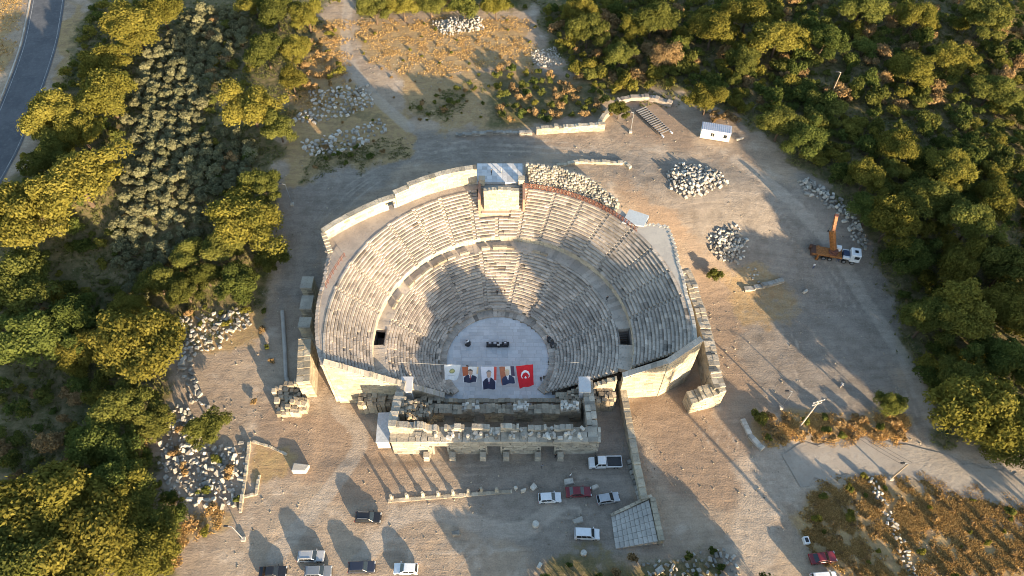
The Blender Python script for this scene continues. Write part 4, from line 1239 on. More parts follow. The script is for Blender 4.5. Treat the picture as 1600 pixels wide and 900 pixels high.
# scrub
REST = []; BUSH = []
def shrubs(px, dmin, n, kinds, rs, where, k=0.75, limit=400):
    P = GP(px)
    for x, y in scatter(P, dmin, n, random, CROWNS, k)[:limit]:
        if min(float(pline(TRACKS[0], np.array([x]), np.array([y]))[0]), 9) < 2.5: continue
        BUSH.append((random.uniform(*rs), x, y, random.choice(kinds), where))
def plant_shrubs():
    BUSH.sort(key=lambda a: -a[0] / math.hypot(a[2], H) * (1.0 if -20 < proj(a[1], a[2])[0] < 1620 and -20 < proj(a[1], a[2])[1] < 920 else 0.01))
    for rs_, x, y, kd, where in BUSH[:300]:
        s = rs_ / 2.2
        o = put('shrub', random.choice(SHRUB[kd]), (x, y, gz(x, y) - 0.05), (0, 0, random.random() * 6.28), (s * random.uniform(0.8, 1.3), s * random.uniform(0.8, 1.2), s * random.uniform(0.8, 1.4)))
        word = {'yellow': 'yellow-green', 'green': 'mid green', 'dark': 'dark green', 'dry': 'dry brown'}[kd]
        px, py = proj(x, y, 1 + float(terrain(x, y)))
        if where == 'in the wood right of the gravel yard':
            where = 'at the right edge of the wood beside the yard' if px > 1530 else 'in the wood behind the stone bank' if py < 300 else 'in the wood right of the crane truck' if py < 430 else 'in the wood bordering the open gravel yard' if py < 580 else 'in the wood just above the lane'
        elif where == 'in the upper right wood':
            where = 'in the shaded hollow of the upper right wood' if px < 1380 else 'near the upper right corner'
        elif where == 'in the wood behind the white container':
            where = 'in the wood above the steel frame' if px < 1030 else where
        if rs_ > 2.4: word = 'large ' + word
        tag(o, word + ' shrub ' + where, 'shrub', word + ' shrubs ' + where)
    for kd, mat in (('yellow', L_YEL), ('green', L_GRN), ('dark', L_DRK), ('dry', L_DRY)):
        pass
    mats = {'yellow': 0, 'green': 1, 'dark': 2, 'dry': 3}; rng = np.random.default_rng(77); VV = []; TT = []; MM = []
    for rs_, x, y, kd, where in BUSH[300:]:
        n = int(260 + 190 * rs_); P, N, t, _ = crown_pts(rng, rs_, rs_ * 0.75, rs_ * 0.6, 7, n, (0.34, 0.6))
        P = P * np.array([rng.uniform(0.8, 1.3), rng.uniform(0.8, 1.2), rng.uniform(0.8, 1.3)]); P[:, 2] = np.abs(P[:, 2])
        V, F = leaves(P + np.array([x, y, gz(x, y) - 0.05]), N, 0.15 + 0.075 * rs_, rng); VV.append(V); TT.append(t); MM.append(np.full(n, mats[kd]))
    V = np.concatenate(VV); F = np.arange(len(V)).reshape(-1, 4)
    tag(put('low_scrub', raw_mesh('low_scrub', V, F, [L_YEL, L_GRN, L_DRK, L_DRY], np.concatenate(MM), np.concatenate(TT))), 'low mixed scrub filling the gaps between the larger shrubs', 'scrub', None, 'stuff')

shrubs([(845, 20), (1010, -10), (1250, -10), (1240, 140), (1160, 180), (1060, 138), (960, 150), (890, 112)], 2.3, 2400, ['green', 'green', 'dark', 'yellow', 'yellow', 'dry'], (1.0, 2.7), 'in the wood behind the white container', 0.6)
shrubs([(1250, -10), (1620, -10), (1620, 190), (1420, 200), (1245, 130)], 2.9, 2200, ['green', 'dark', 'green', 'yellow', 'dry'], (1.0, 2.9), 'in the upper right wood', 0.6)
shrubs([(1180, 175), (1245, 135), (1420, 205), (1620, 195), (1620, 700), (1480, 690), (1415, 530), (1405, 440), (1372, 380), (1362, 345), (1290, 270), (1240, 250)], 2.5, 3200, ['green', 'dark', 'dark', 'green', 'yellow'], (1.1, 3.0), 'in the wood right of the gravel yard', 0.6)
shrubs([(770, 112), (900, 115), (950, 150), (955, 185), (900, 190), (840, 190), (780, 195)], 2.2, 330, ['dry', 'dry', 'green', 'dark', 'yellow'], (0.8, 1.7), 'on the slope above the low ruined wall', 0.6)
shrubs([(0, 480), (110, 450), (180, 480), (270, 490), (262, 640), (240, 700), (230, 780), (0, 790)], 2.9, 1300, ['dark', 'green', 'green', 'yellow', 'dry'], (0.8, 2.6), 'in the shade of the left grove', 0.6)
shrubs([(330, 20), (430, 100), (320, 210), (430, 260), (430, 400), (300, 470), (260, 460), (330, 330)], 2.7, 420, ['green', 'dark', 'dry', 'yellow', 'yellow'], (0.9, 2.0), 'between the olives and the theatre', 0.6)
shrubs([(470, 40), (535, 45), (535, 130), (470, 150)], 2.4, 120, ['dry', 'dry', 'yellow'], (0.7, 1.5), 'left of the dirt track', 0.6)
shrubs([(270, 480), (300, 470), (400, 470), (390, 500), (280, 540)], 3.2, 60, ['green', 'dry', 'yellow'], (0.6, 1.1), 'among the upper left stones', 0.6)
shrubs([(250, 640), (300, 640), (380, 700), (380, 780), (300, 810), (250, 760)], 3.4, 70, ['green', 'dry', 'yellow'], (0.6, 1.2), 'among the lower left stones', 0.6)
shrubs([(245, 820), (340, 790), (350, 815), (270, 890)], 2.4, 60, ['dry', 'dry', 'yellow'], (0.7, 1.3), 'in the dry grass at lower left', 0.6)
shrubs([(1182, 645), (1330, 652), (1415, 655), (1410, 688), (1200, 697)], 2.0, 130, ['dry', 'dry', 'dry', 'green'], (0.7, 1.4), 'on the golden grass island', 0.6)
shrubs([(1250, 790), (1310, 745), (1370, 740), (1390, 860), (1360, 900), (1310, 880)], 3.2, 120, ['dry', 'green', 'yellow', 'dry'], (0.6, 1.2), 'left of the field wall', 0.6)
shrubs([(1390, 745), (1500, 770), (1610, 800), (1610, 910), (1440, 910)], 4.5, 200, ['dry', 'dry', 'dry', 'yellow', 'green'], (0.5, 1.0), 'in the golden field right of its wall', 0.6)
shrubs([(40, 240), (110, 110), (150, 0), (260, 0), (200, 120), (180, 300), (190, 470), (0, 470), (0, 350)], 3.0, 900, ['dark', 'green', 'green', 'yellow'], (0.8, 2.2), 'under the golden trees along the road', 0.5)
shrubs([(240, 690), (300, 800), (270, 900), (0, 900), (0, 780)], 3.0, 500, ['green', 'yellow', 'dark'], (0.8, 2.0), 'under the lower left trees', 0.5)
shrubs([(520, 10), (560, 25), (830, 22), (835, -10), (540, -10)], 2.6, 300, ['green', 'yellow', 'dry'], (0.9, 2.2), 'along the top edge behind the grassy plot', 0.5)
shrubs([(1300, 745), (1500, 770), (1610, 800), (1610, 910), (1340, 910), (1250, 800)], 2.4, 400, ['dry', 'dry', 'yellow', 'green', 'dry'], (0.3, 0.6), 'low in the golden field', 0.3)
shrubs([(560, 35), (840, 30), (830, 190), (650, 190), (470, 200), (450, 130), (540, 60)], 4.0, 300, ['dry', 'dry', 'yellow', 'green'], (0.25, 0.5), 'low on the plot behind the theatre', 0.3)
shrubs([(1100, 175), (1140, 178), (1150, 195), (1110, 192)], 1.6, 60, ['dry'], (0.9, 1.4), 'behind the white container', 0.3)
shrubs([(850, 875), (1000, 868), (1090, 845), (1140, 880), (1100, 910), (850, 910)], 2.6, 60, ['dark', 'dry', 'green'], (0.6, 1.2), 'at the bottom edge below the stone steps', 0.3)
shrubs([(655, 160), (745, 125), (755, 135), (690, 188), (655, 190)], 2.0, 80, ['green', 'green', 'dry'], (0.5, 1.0), 'in the weedy patch behind the theatre', 0.3)
shrubs([(505, 232), (600, 215), (635, 235), (560, 258), (480, 272)], 2.6, 60, ['dark', 'green', 'dry'], (0.5, 0.9), 'below the stone block field', 0.3)
shrubs([(415, 480), (400, 540), (395, 640), (410, 640), (430, 560)], 3.0, 30, ['dry', 'green'], (0.5, 0.8), 'on the bare plot left of the pipe', 0.3)
plant_shrubs()
x, y = G(1118, 430, 1.2)
tag(put('shrub', SHRUB['green'][0], (x, y, gz(x, y)), (0, 0, 1), (0.75, 0.75, 0.9)), 'single bright green bush on the bare earth right of the ring wall', 'shrub')
x, y = G(1190, 655, 1.2)
tag(put('shrub', SHRUB['green'][1], (x, y, 0), (0, 0, 1), (0.8, 0.8, 1.0)), 'bright green bush at the left end of the golden grass island', 'shrub')

# trees standing just outside the picture; their shadows lie across the forecourt and the seating
PS, QS = Vector((math.cos(PI - SUN_AZ), math.sin(PI - SUN_AZ))), Vector((SD.x, SD.y)).normalized()
def shade(p, yy, kind, ht, r, i):
    x = (p - PS.y * yy) / PS.x
    v = TREE[kind][0]
    base = {'pine': 24.7, 'tall': 18.0}[kind]
    e = empty('tall_tree', (x, yy, 0), i * 1.3, 'tall tree standing below the bottom edge of the view', 'tree', 'tall trees below the bottom edge')
    rr = {'pine': 7.0, 'tall': 6.0}[kind]
    for nm, me in (('crown', v[0]), ('trunk', v[1])):
        put(nm, me, sc=(r / rr, r / rr, ht / base), parent=e)
SHADE = [(22.5, 14, 'tall', 15, 3.6), (27, 11, 'tall', 17, 4.4), (31.5, 10, 'tall', 18, 5), (37, 8, 'tall', 22, 5), (42.5, 12, 'tall', 24, 5), (46.5, 16, 'tall', 19, 3.6),
         (24, 22, 'tall', 9, 3.2), (28.5, 21, 'tall', 10, 3.4), (33, 20, 'tall', 9, 3.4), (38, 20, 'tall', 10, 3.6), (43, 21, 'tall', 9, 3.4), (47.5, 22, 'tall', 9, 2.8), (21.5, 25, 'tall', 5.5, 2.8), (25.5, 26, 'tall', 5.5, 3), (30, 25, 'tall', 5.5, 3), (34.5, 26, 'tall', 5.5, 3), (39, 25, 'tall', 5.5, 3), (43.5, 26, 'tall', 5.5, 3), (47.5, 26, 'tall', 5.5, 2.6), (34.5, 13, 'tall', 16, 4.5), (40, 16, 'tall', 16, 4.5), (29, 16, 'tall', 14, 4.5),
         (17.5, 20, 'tall', 4.6, 2.0), (14.5, 19, 'tall', 5.2, 2.2),
         (62, 4, 'pine', 29, 6.0), (70, 10, 'tall', 13, 4.0), (66, 18, 'tall', 7.5, 3.2), (99, 16, 'tall', 16, 5),
         (107, 38, 'tall', 18, 6), (119, 44, 'tall', 26, 6.5), (114, 34, 'tall', 25, 5.5), (125, 50, 'tall', 26, 7), (132, 54, 'tall', 22, 7), (141, 60, 'tall', 22, 7), (150, 66, 'tall', 22, 7), (128, 62, 'tall', 20, 6.5), (102, 30, 'tall', 17, 5)]
for i, a in enumerate(SHADE): shade(*a, i)
for i in range(15):  # unseen shrubs, added to keep low sun off the bottom of the view
    p = 19.5 + 2.2 * i; yy = 27.3 - 0.6 * (i % 2)
    o = put('shrub', SHRUB['dark'][i % 3], ((p - PS.y * yy) / PS.x, yy, 0), (0, 0, i), (1.1, 1.1, 1.3)); tag(o, 'unseen dark shrub added below the bottom edge to block low sun', 'shrub', 'unseen shrubs added to block low sun')

# grass
def grass(name, px, n, mat, h, label, dens=True):
    P = GP(px); rng = np.random.default_rng(len(px) * 7 + n)
    xs = [p[0] for p in P]; ys = [p[1] for p in P]
    X = rng.uniform(min(xs), max(xs), n); Y = rng.uniform(min(ys), max(ys), n)
    sd = sdist(P, X, Y) + (fbm(X / 5.0, Y / 5.0) - 0.47) * 9.0
    ok = (sd > 4.0 * rng.random(n) ** 2 - 0.5) & (fbm(X / 2.2, Y / 2.2, 3) > 0.30 + 0.22 * rng.random(n)); X = X[ok]; Y = Y[ok]
    Z = relief(X, Y); n = len(X); V = []; t = []
    for k in range(4):
        a = rng.uniform(0, 6.28, n); b = rng.uniform(0.08, 0.2, n); hh = h * rng.uniform(0.5, 1.3, n); l = rng.uniform(0, 6.28, n)
        ox, oy = rng.normal(0, 0.14, n), rng.normal(0, 0.14, n)
        p0 = np.stack([X + ox - b * np.cos(a), Y + oy - b * np.sin(a), Z - 0.03], -1)
        p1 = np.stack([X + ox + b * np.cos(a), Y + oy + b * np.sin(a), Z - 0.03], -1)
        p2 = np.stack([X + ox + 1.2 * hh * np.cos(l), Y + oy + 1.2 * hh * np.sin(l), Z + hh], -1)
        V.append(np.stack([p0, p1, p2], 1)); t.append(rng.random(n))
    V = np.concatenate(V).reshape(-1, 3); F = np.arange(len(V)).reshape(-1, 3)
    tag(put(name, raw_mesh(name, V, F, [mat], None, np.concatenate(t))), label, 'grass', None, 'stuff')
grass('dry_grass', [(1250, 810), (1300, 745), (1375, 737), (1500, 765), (1640, 800), (1680, 940), (1350, 940), (1295, 880)], 60000, L_GRASS, 0.24, 'dry golden grass of the field at lower right')
grass('dry_grass', [(1180, 645), (1205, 655), (1330, 650), (1420, 660), (1415, 690), (1200, 700)], 12000, L_GRASS, 0.26, 'dry golden grass on the island beside the lane')
grass('dry_grass', [(470, 30), (545, 30), (548, 140), (470, 185), (440, 190)], 6000, L_GRASS, 0.22, 'dry grass left of the dirt track')
grass('dry_grass', [(560, 30), (830, 25), (840, 110), (700, 120), (600, 112)], 9000, L_GRASS, 0.2, 'dry grass on the plot right of the dirt track')
grass('dry_grass', [(-60, -40), (45, -40), (25, 60), (5, 110), (-50, 190)], 6000, L_GRASS, 0.22, 'dry grass beyond the asphalt road')
grass('dry_grass', [(245, 830), (330, 790), (345, 815), (270, 900)], 4000, L_GRASS, 0.22, 'dry grass at the edge of the lower left trees')
grass('green_grass', [(500, 228), (600, 215), (640, 240), (560, 262), (470, 285)], 5000, L_GGRASS, 0.14, 'thin green weeds below the stone block field')
grass('green_grass', [(640, 165), (740, 125), (760, 135), (690, 190)], 4000, L_GGRASS, 0.16, 'green weeds on the plot behind the theatre')
grass('green_grass', [(832, 0), (845, 40), (885, 112), (950, 160), (1150, 185), (1345, 345), (1405, 530), (1470, 690), (1640, 720), (1640, 0)], 42000, L_GGRASS, 0.5, 'rough undergrowth of the right hand wood')
grass('green_grass', [(0, 345), (60, 250), (140, 0), (520, 0), (438, 250), (412, 470), (272, 560), (240, 700), (262, 900), (0, 900)], 34000, L_GGRASS, 0.4, 'rough undergrowth of the left grove')

# loose pebbles on the bare ground
def pebbles():
    rng = np.random.default_rng(5); n = 13000
    X = rng.uniform(-70, 100, n); Y = rng.uniform(30, 170, n)
    ve, dr, gr, ea = masks(X, Y)
    ok = (ve < 0.3) & (sdist(THEATRE_PLOT, X, Y) < -0.5) & (fbm(X / 6, Y / 6, 3) + 0.25 * rng.random(n) > 0.55) & (pline(ROADP, X, Y) > 6)
    X = X[ok]; Y = Y[ok]; n = len(X); Z = relief(X, Y)
    s = 0.04 + 0.13 * rng.random(n) ** 4; a = rng.uniform(0, 6.28, n)
    B = np.array([(-1, -1, -0.3), (1, -1, -0.3), (1, 1, -0.3), (-1, 1, -0.3), (-0.7, -0.6, 0.8), (0.6, -0.7, 0.9), (0.7, 0.6, 0.8), (-0.6, 0.7, 0.7)])
    Vx = X[:, None] + s[:, None] * (B[:, 0] * np.cos(a)[:, None] * 1.3 - B[:, 1] * np.sin(a)[:, None]); Vy = Y[:, None] + s[:, None] * (B[:, 0] * np.sin(a)[:, None] * 1.3 + B[:, 1] * np.cos(a)[:, None])
    V = np.stack([Vx, Vy, Z[:, None] + s[:, None] * B[:, 2]], -1).reshape(-1, 3)
    Fb = np.array([(4, 5, 6, 7), (0, 1, 5, 4), (1, 2, 6, 5), (2, 3, 7, 6), (3, 0, 4, 7)])
    F = (Fb[None] + 8 * np.arange(n)[:, None, None]).reshape(-1, 4)
    tag(put('pebbles', raw_mesh('pebbles', V, F, [M_RUB], None, np.repeat(rng.normal(0, 0.8, n), 5))), 'loose pebbles strewn over the bare ground', 'pebbles', None, 'stuff')
pebbles()
# ------------------------------------------------------------------ loose stones
def block_mesh(i):
    rng = random.Random(50 + i)
    d = (rng.uniform(0.8, 1.35), rng.uniform(0.6, 0.95), rng.uniform(0.5, 0.8))
    bm = bmesh.new(); bmesh.ops.create_cube(bm, size=1.0)
    for v in bm.verts: v.co = Vector((v.co.x * d[0] * rng.uniform(0.68, 1.15), v.co.y * d[1] * rng.uniform(0.65, 1.15), v.co.z * d[2] * rng.uniform(0.8, 1.15)))
    bmesh.ops.bevel(bm, geom=bm.edges[:], offset=0.07, segments=1, affect='EDGES')
    me = bpy.data.meshes.new('stone'); bm.to_mesh(me); bm.free(); me.materials.append(M_MARB); return me
def drum_mesh(l, r):
    mb = MB(); mb.tube((-l / 2, 0, 0), (l / 2, 0, 0), r, r * 0.94, 12); return mb.mesh('column_drum', M_MARB)
BLK = [block_mesh(i) for i in range(9)]
DRUM = [drum_mesh(1.7, 0.38), drum_mesh(1.1, 0.42)]

def pile(label, px, n, sz, heap=0.0, dm=0.8, drums=0.0, name='stone_pile', lay=3):
    P = GP(px); cx = sum(p[0] for p in P) / len(P); cy = sum(p[1] for p in P) / len(P)
    e = empty(name, (cx, cy, 0), 0, label, 'stone pile'); c = 0
    for li in range(lay if heap else 1):
        for x, y in scatter(P, dm * sz[1], 900):
            if c >= n: return
            dd = float(sdist(P, np.array([x]), np.array([y]))[0])
            if li and dd < 1.1 * li: continue
            s = random.uniform(*sz)
            z = gz(x, y) + 0.17 * s + heap * li * 0.62 + random.uniform(-0.08, 0.08)
            tilt = 0.12 + 0.35 * (heap > 0)
            if random.random() < drums: me, nm = random.choice(DRUM), 'column_drum'
            else: me, nm = random.choice(BLK), 'stone'
            put(nm, me, (x - cx, y - cy, z), (random.gauss(0, tilt), random.gauss(0, tilt), random.random() * 6.28), (s, s, s), e); c += 1
pile('upper field of pale marble blocks laid out beside the dirt track', [(478, 140), (575, 133), (588, 166), (545, 182), (480, 196), (452, 188), (490, 166)], 210, (0.55, 1.15), 0, 0.8)
pile('lower field of pale marble blocks laid out behind the theatre', [(470, 222), (530, 205), (598, 184), (608, 204), (560, 234), (478, 248)], 190, (0.55, 1.2), 0, 0.8)
pile('long heap of white stones at the top edge', [(668, 32), (752, 24), (758, 46), (695, 58)], 260, (0.45, 0.85), 0.4, 0.8)
pile('small gravelly heap of pale stones below the rounded green tree', [(828, 78), (868, 74), (884, 98), (850, 108), (830, 98)], 130, (0.3, 0.6), 0.4, 0.75)
pile('heap of column drums and blocks on the road bend behind the theatre', [(1038, 268), (1066, 252), (1125, 268), (1140, 288), (1100, 305), (1068, 312), (1046, 296)], 260, (0.5, 1.0), 0.5, 0.7, 0.25)
pile('heap of squared blocks between the theatre and the crane truck', [(1104, 368), (1120, 354), (1152, 350), (1170, 378), (1164, 408), (1135, 414), (1108, 396)], 230, (0.45, 0.95), 0.5, 0.7)
pile('long curved bank of grey stones along the edge of the right wood', [(1243, 284), (1262, 278), (1300, 300), (1335, 328), (1358, 375), (1352, 392), (1334, 380), (1315, 345), (1285, 318), (1258, 304)], 300, (0.55, 1.1), 0.6, 0.62)
pile('upper heap of tumbled blocks at the edge of the left trees', [(280, 492), (330, 490), (385, 478), (395, 505), (345, 545), (290, 560), (276, 530)], 150, (0.35, 1.1), 0.0, 0.75)
pile('large dump of weathered blocks behind the cream wall at lower left', [(262, 640), (290, 625), (330, 695), (385, 690), (384, 740), (372, 790), (320, 800), (262, 770), (245, 720)], 300, (0.4, 1.1), 0.3, 0.75, lay=2)
pile('strip of pale blocks between the two left stone heaps', [(280, 560), (300, 560), (312, 612), (330, 640), (292, 634)], 34, (0.6, 1.2))
pile('scattered dark rubble at the bottom edge below the stone steps', [(1000, 882), (1080, 862), (1140, 852), (1160, 905), (1010, 915)], 60, (0.4, 0.9))
pile('dry stone wall of tumbled grey stones crossing the golden field', [(1352, 742), (1366, 742), (1388, 790), (1412, 838), (1426, 880), (1440, 915), (1426, 915), (1408, 880), (1396, 840), (1374, 795)], 240, (0.35, 0.8), 0.25, 0.7, name='tumbled_wall', lay=2)
pile('scattered fragments below the heap of squared blocks', [(1150, 412), (1170, 408), (1200, 440), (1180, 446)], 12, (0.3, 0.6))

def single(px, py, s, label, kind='stone', rot=None, sc=(1, 1, 1)):
    x, y = G(px, py, 0.4 * s)
    if kind == 'drum':
        mb = MB(); mb.lathe([(0.5, 0), (0.52, 0.1), (0.5, 0.75), (0.46, 0.8)], (0, 0, 0), 16); o = put('column_drum', mb.mesh('column_drum', M_MARB), (x, y, -0.05), (0, 0, 0), (s, s, s))
    else:
        o = put('stone_block', random.choice(BLK), (x, y, gz(x, y) + 0.28 * s * sc[2]), (0, 0, random.random() * 3 if rot is None else rot), (s * sc[0], s * sc[1], s * sc[2]))
    tag(o, label, 'stone')
single(470, 731, 2.0, 'lone big pale block left of the stage building', rot=R(-5), sc=(1.25, 1, 1))
single(712, 833, 1.3, 'squared stone on the bright earth left of the parked cars', rot=0.1)
single(837, 819, 1.15, 'round column drum left of the white van', 'drum')
single(903, 813, 1.5, 'broad pale stone directly behind the white van', rot=0.3, sc=(1.1, 1, 0.7))
single(912, 864, 1.0, 'round drum on the shaded ground below the white van', 'drum')
single(843, 884, 1.0, 'pale stone near the bottom edge of the forecourt', rot=1.0)
single(818, 767, 1.1, 'upright stone at the right end of the column row', rot=0.2, sc=(0.7, 0.7, 1.8))
single(806, 762, 1.0, 'tilted stone second from the right end of the column row', rot=0.5, sc=(0.7, 0.7, 1.4))
single(834, 760, 1.3, 'carved stone just beyond the column row by the white hatchback', rot=0.8)
single(889, 752, 1.5, 'pale stone fragment behind the dark red car', rot=0.2, sc=(1, 1, 0.7))
single(929, 762, 1.3, 'pale upright stone right of the dark red car', rot=0.4, sc=(0.8, 0.8, 1.4))
single(1031, 891, 1.3, 'white block near the rubble at the bottom edge', rot=0.6)
single(1259, 455, 1.0, 'lone stone on the gravel below the crane truck', rot=0.6)
single(1314, 603, 0.0001 + 0.6, 'small stone near the walker on the gravel yard', rot=0.6)

# row of short columns on a low footing
cr = [(612, 781), (636, 779), (661, 777), (685, 776), (708, 774), (732, 773), (752, 770), (776, 770)]
foot = empty('column_footing', (*G(690, 778), 0), 0, 'low line of footing stones under the row of short columns', 'wall')
mb = MB(); ashlar(mb, G(606, 783), G(800, 768), 0.6, -0.3, 0.28, 0.5, 1.1, 0.05); mb.build('masonry', M_NEW, foot)
for i, (p, q) in enumerate(cr):
    x, y = G(p, q - 2); h = random.uniform(1.35, 1.75)
    mb = MB(); mb.box((0, 0, 0.15), (0.75, 0.75, 0.4)); mb.lathe([(0.34, 0.3), (0.36, 0.42), (0.27, 0.5), (0.25, h)], (0, 0, 0), 12)
    ordn = ['first', 'second', 'third', 'fourth', 'fifth', 'sixth', 'seventh', 'eighth'][i]
    tag(put('column_stub', mb.mesh('column_stub', M_NEW), (x, y, 0.05)), ordn + ' short column from the left in the row before the stage building', 'column', 'row of short columns')
# square blocks along the boundary wall
for i, t in enumerate(np.linspace(0, 1, 8)):
    x, y = G(983 + 17 * t, 722 + 56 * t, 0.3)
    mb = MB(); mb.box((0, 0, 0.3), (0.85, 0.85, 0.7), 0, 0, 0, 0.9); mb.box((0, 0, 0.72), (0.5, 0.5, 0.14))
    tag(put('square_base', mb.mesh('square_base', M_MARB), (x, y, 0), (0, 0, R(18))), ['first', 'second', 'third', 'fourth', 'fifth', 'sixth', 'seventh', 'eighth'][i] + ' square stone base from the pickup along the boundary wall', 'stone', 'square bases along the wall')

# ------------------------------------------------------------------ vehicles
def paint(name, c, metal=0.0): return plain('paint ' + name, c, 0.32, metal, 0.04, 2.0, 0.5, 0.6)
WHEEL = {}
def wheel_parts(e, x, y, r, w=0.22):
    if r not in WHEEL:
        a = MB(); a.tube((0, -w / 2, 0), (0, w / 2, 0), r, r, 16); b = MB(); b.tube((0, -w / 2 - 0.012, 0), (0, w / 2 + 0.012, 0), r * 0.62, r * 0.62, 12)
        WHEEL[r] = (a.mesh('wheel', M_TYRE), b.mesh('rim', M_RIM))
    t = put('wheel', WHEEL[r][0], (x, y, r), parent=e)
    put('rim', WHEEL[r][1], parent=t)

def slab(prof, w, top=1.0):
    """closed side profile given a width; the upper points are drawn in by top"""
    mb = MB(); n = len(prof); zs = [z for _, z in prof]; lo, hi = min(zs), max(zs)
    k = lambda z: w / 2 * (1 + (top - 1) * (z - lo) / (hi - lo))
    vs = [(x, -k(z), z) for x, z in prof] + [(x, k(z), z) for x, z in prof]
    fs = [tuple(range(n)), tuple(range(2 * n - 1, n - 1, -1))] + [((i + 1) % n, i, n + i, n + (i + 1) % n) for i in range(n)]
    mb.add(vs, fs); return mb

SPEC = {  # length, width, belt, roof height, cabin foot rear/front, cabin roof rear/front, bonnet tip height
    'suv': (4.5, 1.86, 1.02, 1.70, -2.1, 1.05, -1.85, 0.35, 0.86),
    'hatch': (4.1, 1.76, 0.92, 1.48, -1.95, 1.0, -1.6, 0.2, 0.74),
    'sedan': (4.55, 1.8, 0.92, 1.45, -1.65, 1.0, -1.0, 0.2, 0.72),
    'van': (4.4, 1.85, 1.05, 1.85, -2.1, 1.3, -2.0, 0.6, 0.88)}
def car(kind, px, py, heading, pm, label, rails=False, group='cars parked in front of the theatre'):
    L, W, zb, zr, c0, c1, r0, r1, zn = SPEC[kind]
    x, y = G(px, py, 0.8)
    e = empty('parked_car', (x, y, gz(x, y) + 0.01), R(heading), label, 'car', group)
    h = L / 2
    body = slab([(-h, 0.42), (-h + 0.12, 0.26), (h - 0.15, 0.24), (h, 0.42), (h - 0.04, zn - 0.08), (h - 0.22, zn), (c1 + 0.1, zb), (c0 - 0.05, zb + 0.02), (-h + 0.03, zb - 0.04 if kind != 'sedan' else zb - 0.02)], W, 0.95)
    body.build('body', pm, e, True, bevel=0.05)
    cab = slab([(c0, zb - 0.02), (c1, zb - 0.02), (r1, zr - 0.02), (r1 - 0.5, zr), (r0 + 0.3, zr), (r0, zr - 0.05)], W * 0.93, 0.80)
    cab.build('cabin', pm, e, True, bevel=0.035)
    wk = lambda z: W * 0.93 / 2 * (1 + (0.80 - 1) * (z - (zb - 0.02)) / (zr - zb + 0.02))
    def pane(name, q, off):
        mb = MB(); v = [Vector(p) + Vector(off) * 0.012 for p in q]; mb.add(v, [(0, 1, 2, 3)]); mb.build(name, M_GLASS, e, True)
    lerp = lambda a, b, t: a + (b - a) * t
    za, zt = lerp(zb, zr, 0.08), lerp(zb, zr, 0.86)
    fx = lambda z: lerp(c1, r1, (z - zb + 0.02) / (zr - zb)); rx = lambda z: lerp(c0, r0, (z - zb + 0.02) / (zr - zb - 0.03))
    nf = Vector((zr - zb, 0, c1 - r1)).normalized() * 3; nr = Vector((-(zr - zb), 0, r0 - c0)).normalized() * 3
    pane('windscreen', [(fx(za), -wk(za) * 0.92, za), (fx(za), wk(za) * 0.92, za), (fx(zt), wk(zt) * 0.92, zt), (fx(zt), -wk(zt) * 0.92, zt)], nf)
    pane('rear_window', [(rx(za), wk(za) * 0.88, za), (rx(za), -wk(za) * 0.88, za), (rx(zt), -wk(zt) * 0.88, zt), (rx(zt), wk(zt) * 0.88, zt)], nr)
    for s in (-1, 1):
        cuts = [0.05, 0.36, 0.66, 0.95] if kind != 'hatch' else [0.08, 0.5, 0.94]
        for a, b in zip(cuts, cuts[1:]):
            A = lambda z, t: lerp(rx(z) + 0.08, fx(z) - 0.08, t)
            q = [(A(za, a + 0.015), s * wk(za), za), (A(za, b - 0.015), s * wk(za), za), (A(zt, b - 0.015), s * wk(zt), zt), (A(zt, a + 0.015), s * wk(zt), zt)]
            if s > 0: q = q[::-1]
            pane('side_window', q, (0, s * 1.5, 0.3))
        wheel_parts(e, h - 0.85, s * (W / 2 - 0.1), 0.33); wheel_parts(e, -h + 0.8, s * (W / 2 - 0.1), 0.33)
        mb = MB(); mb.box((h - 0.12, s * W * 0.36, zn - 0.12), (0.22, 0.38, 0.16)); mb.build('headlight', M_LAMP, e, True)
        mb = MB(); mb.box((-h + 0.06, s * W * 0.40, zb - 0.18), (0.12, 0.26, 0.26)); mb.build('tail_light', M_TAIL, e, True)
        mb = MB(); mb.box((c1 - 0.15, s * (W / 2 + 0.08), zb + 0.08), (0.14, 0.2, 0.14)); mb.build('wing_mirror', pm, e, True)
        if rails:
            mb = MB(); mb.box(((r0 + r1) / 2, s * wk(zr) * 0.86, zr + 0.05), ((r1 - r0) * 0.8, 0.05, 0.06)); mb.build('roof_rail', M_STEEL, e, True)
    mb = MB(); mb.box((h - 0.02, 0, 0.42), (0.1, W * 0.8, 0.16)); mb.build('grille', M_BLACK, e, True)
    return e
P_BLK = paint('black', (0.012, 0.012, 0.014)); P_WHT = paint('white', (0.70, 0.71, 0.72)); P_SIL = paint('silver', (0.42, 0.43, 0.44), 0.4)
P_GRY = paint('grey', (0.22, 0.24, 0.26), 0.4); P_RED = paint('dark red', (0.16, 0.012, 0.018)); P_NVY = paint('dark blue', (0.025, 0.03, 0.05), 0.2)
car('suv', 575, 808, -1, P_BLK, 'black car with roof rails parked alone left of the short columns', True)
car('suv', 486, 869, 1, P_SIL, 'silver estate car with roof rails nearest the left group at the bottom', True)
car('suv', 497, 893, 2, P_GRY, 'grey car cut by the bottom edge below the silver estate')
car('sedan', 426, 893, 3, P_BLK, 'black car leftmost at the bottom edge')
car('suv', 565, 886, 2, P_NVY, 'dark blue car at the bottom edge between grey and white cars')
car('hatch', 634, 888, 179, P_WHT, 'white hatchback at the bottom edge right of the dark blue car')
car('hatch', 859, 777, 3, P_WHT, 'white hatchback beside the dark red car')
car('sedan', 904, 768, 2, P_RED, 'dark red saloon parked between the white and grey cars')
car('hatch', 950, 778, 10, P_SIL, 'grey silver hatchback parked at an angle right of the dark red car')
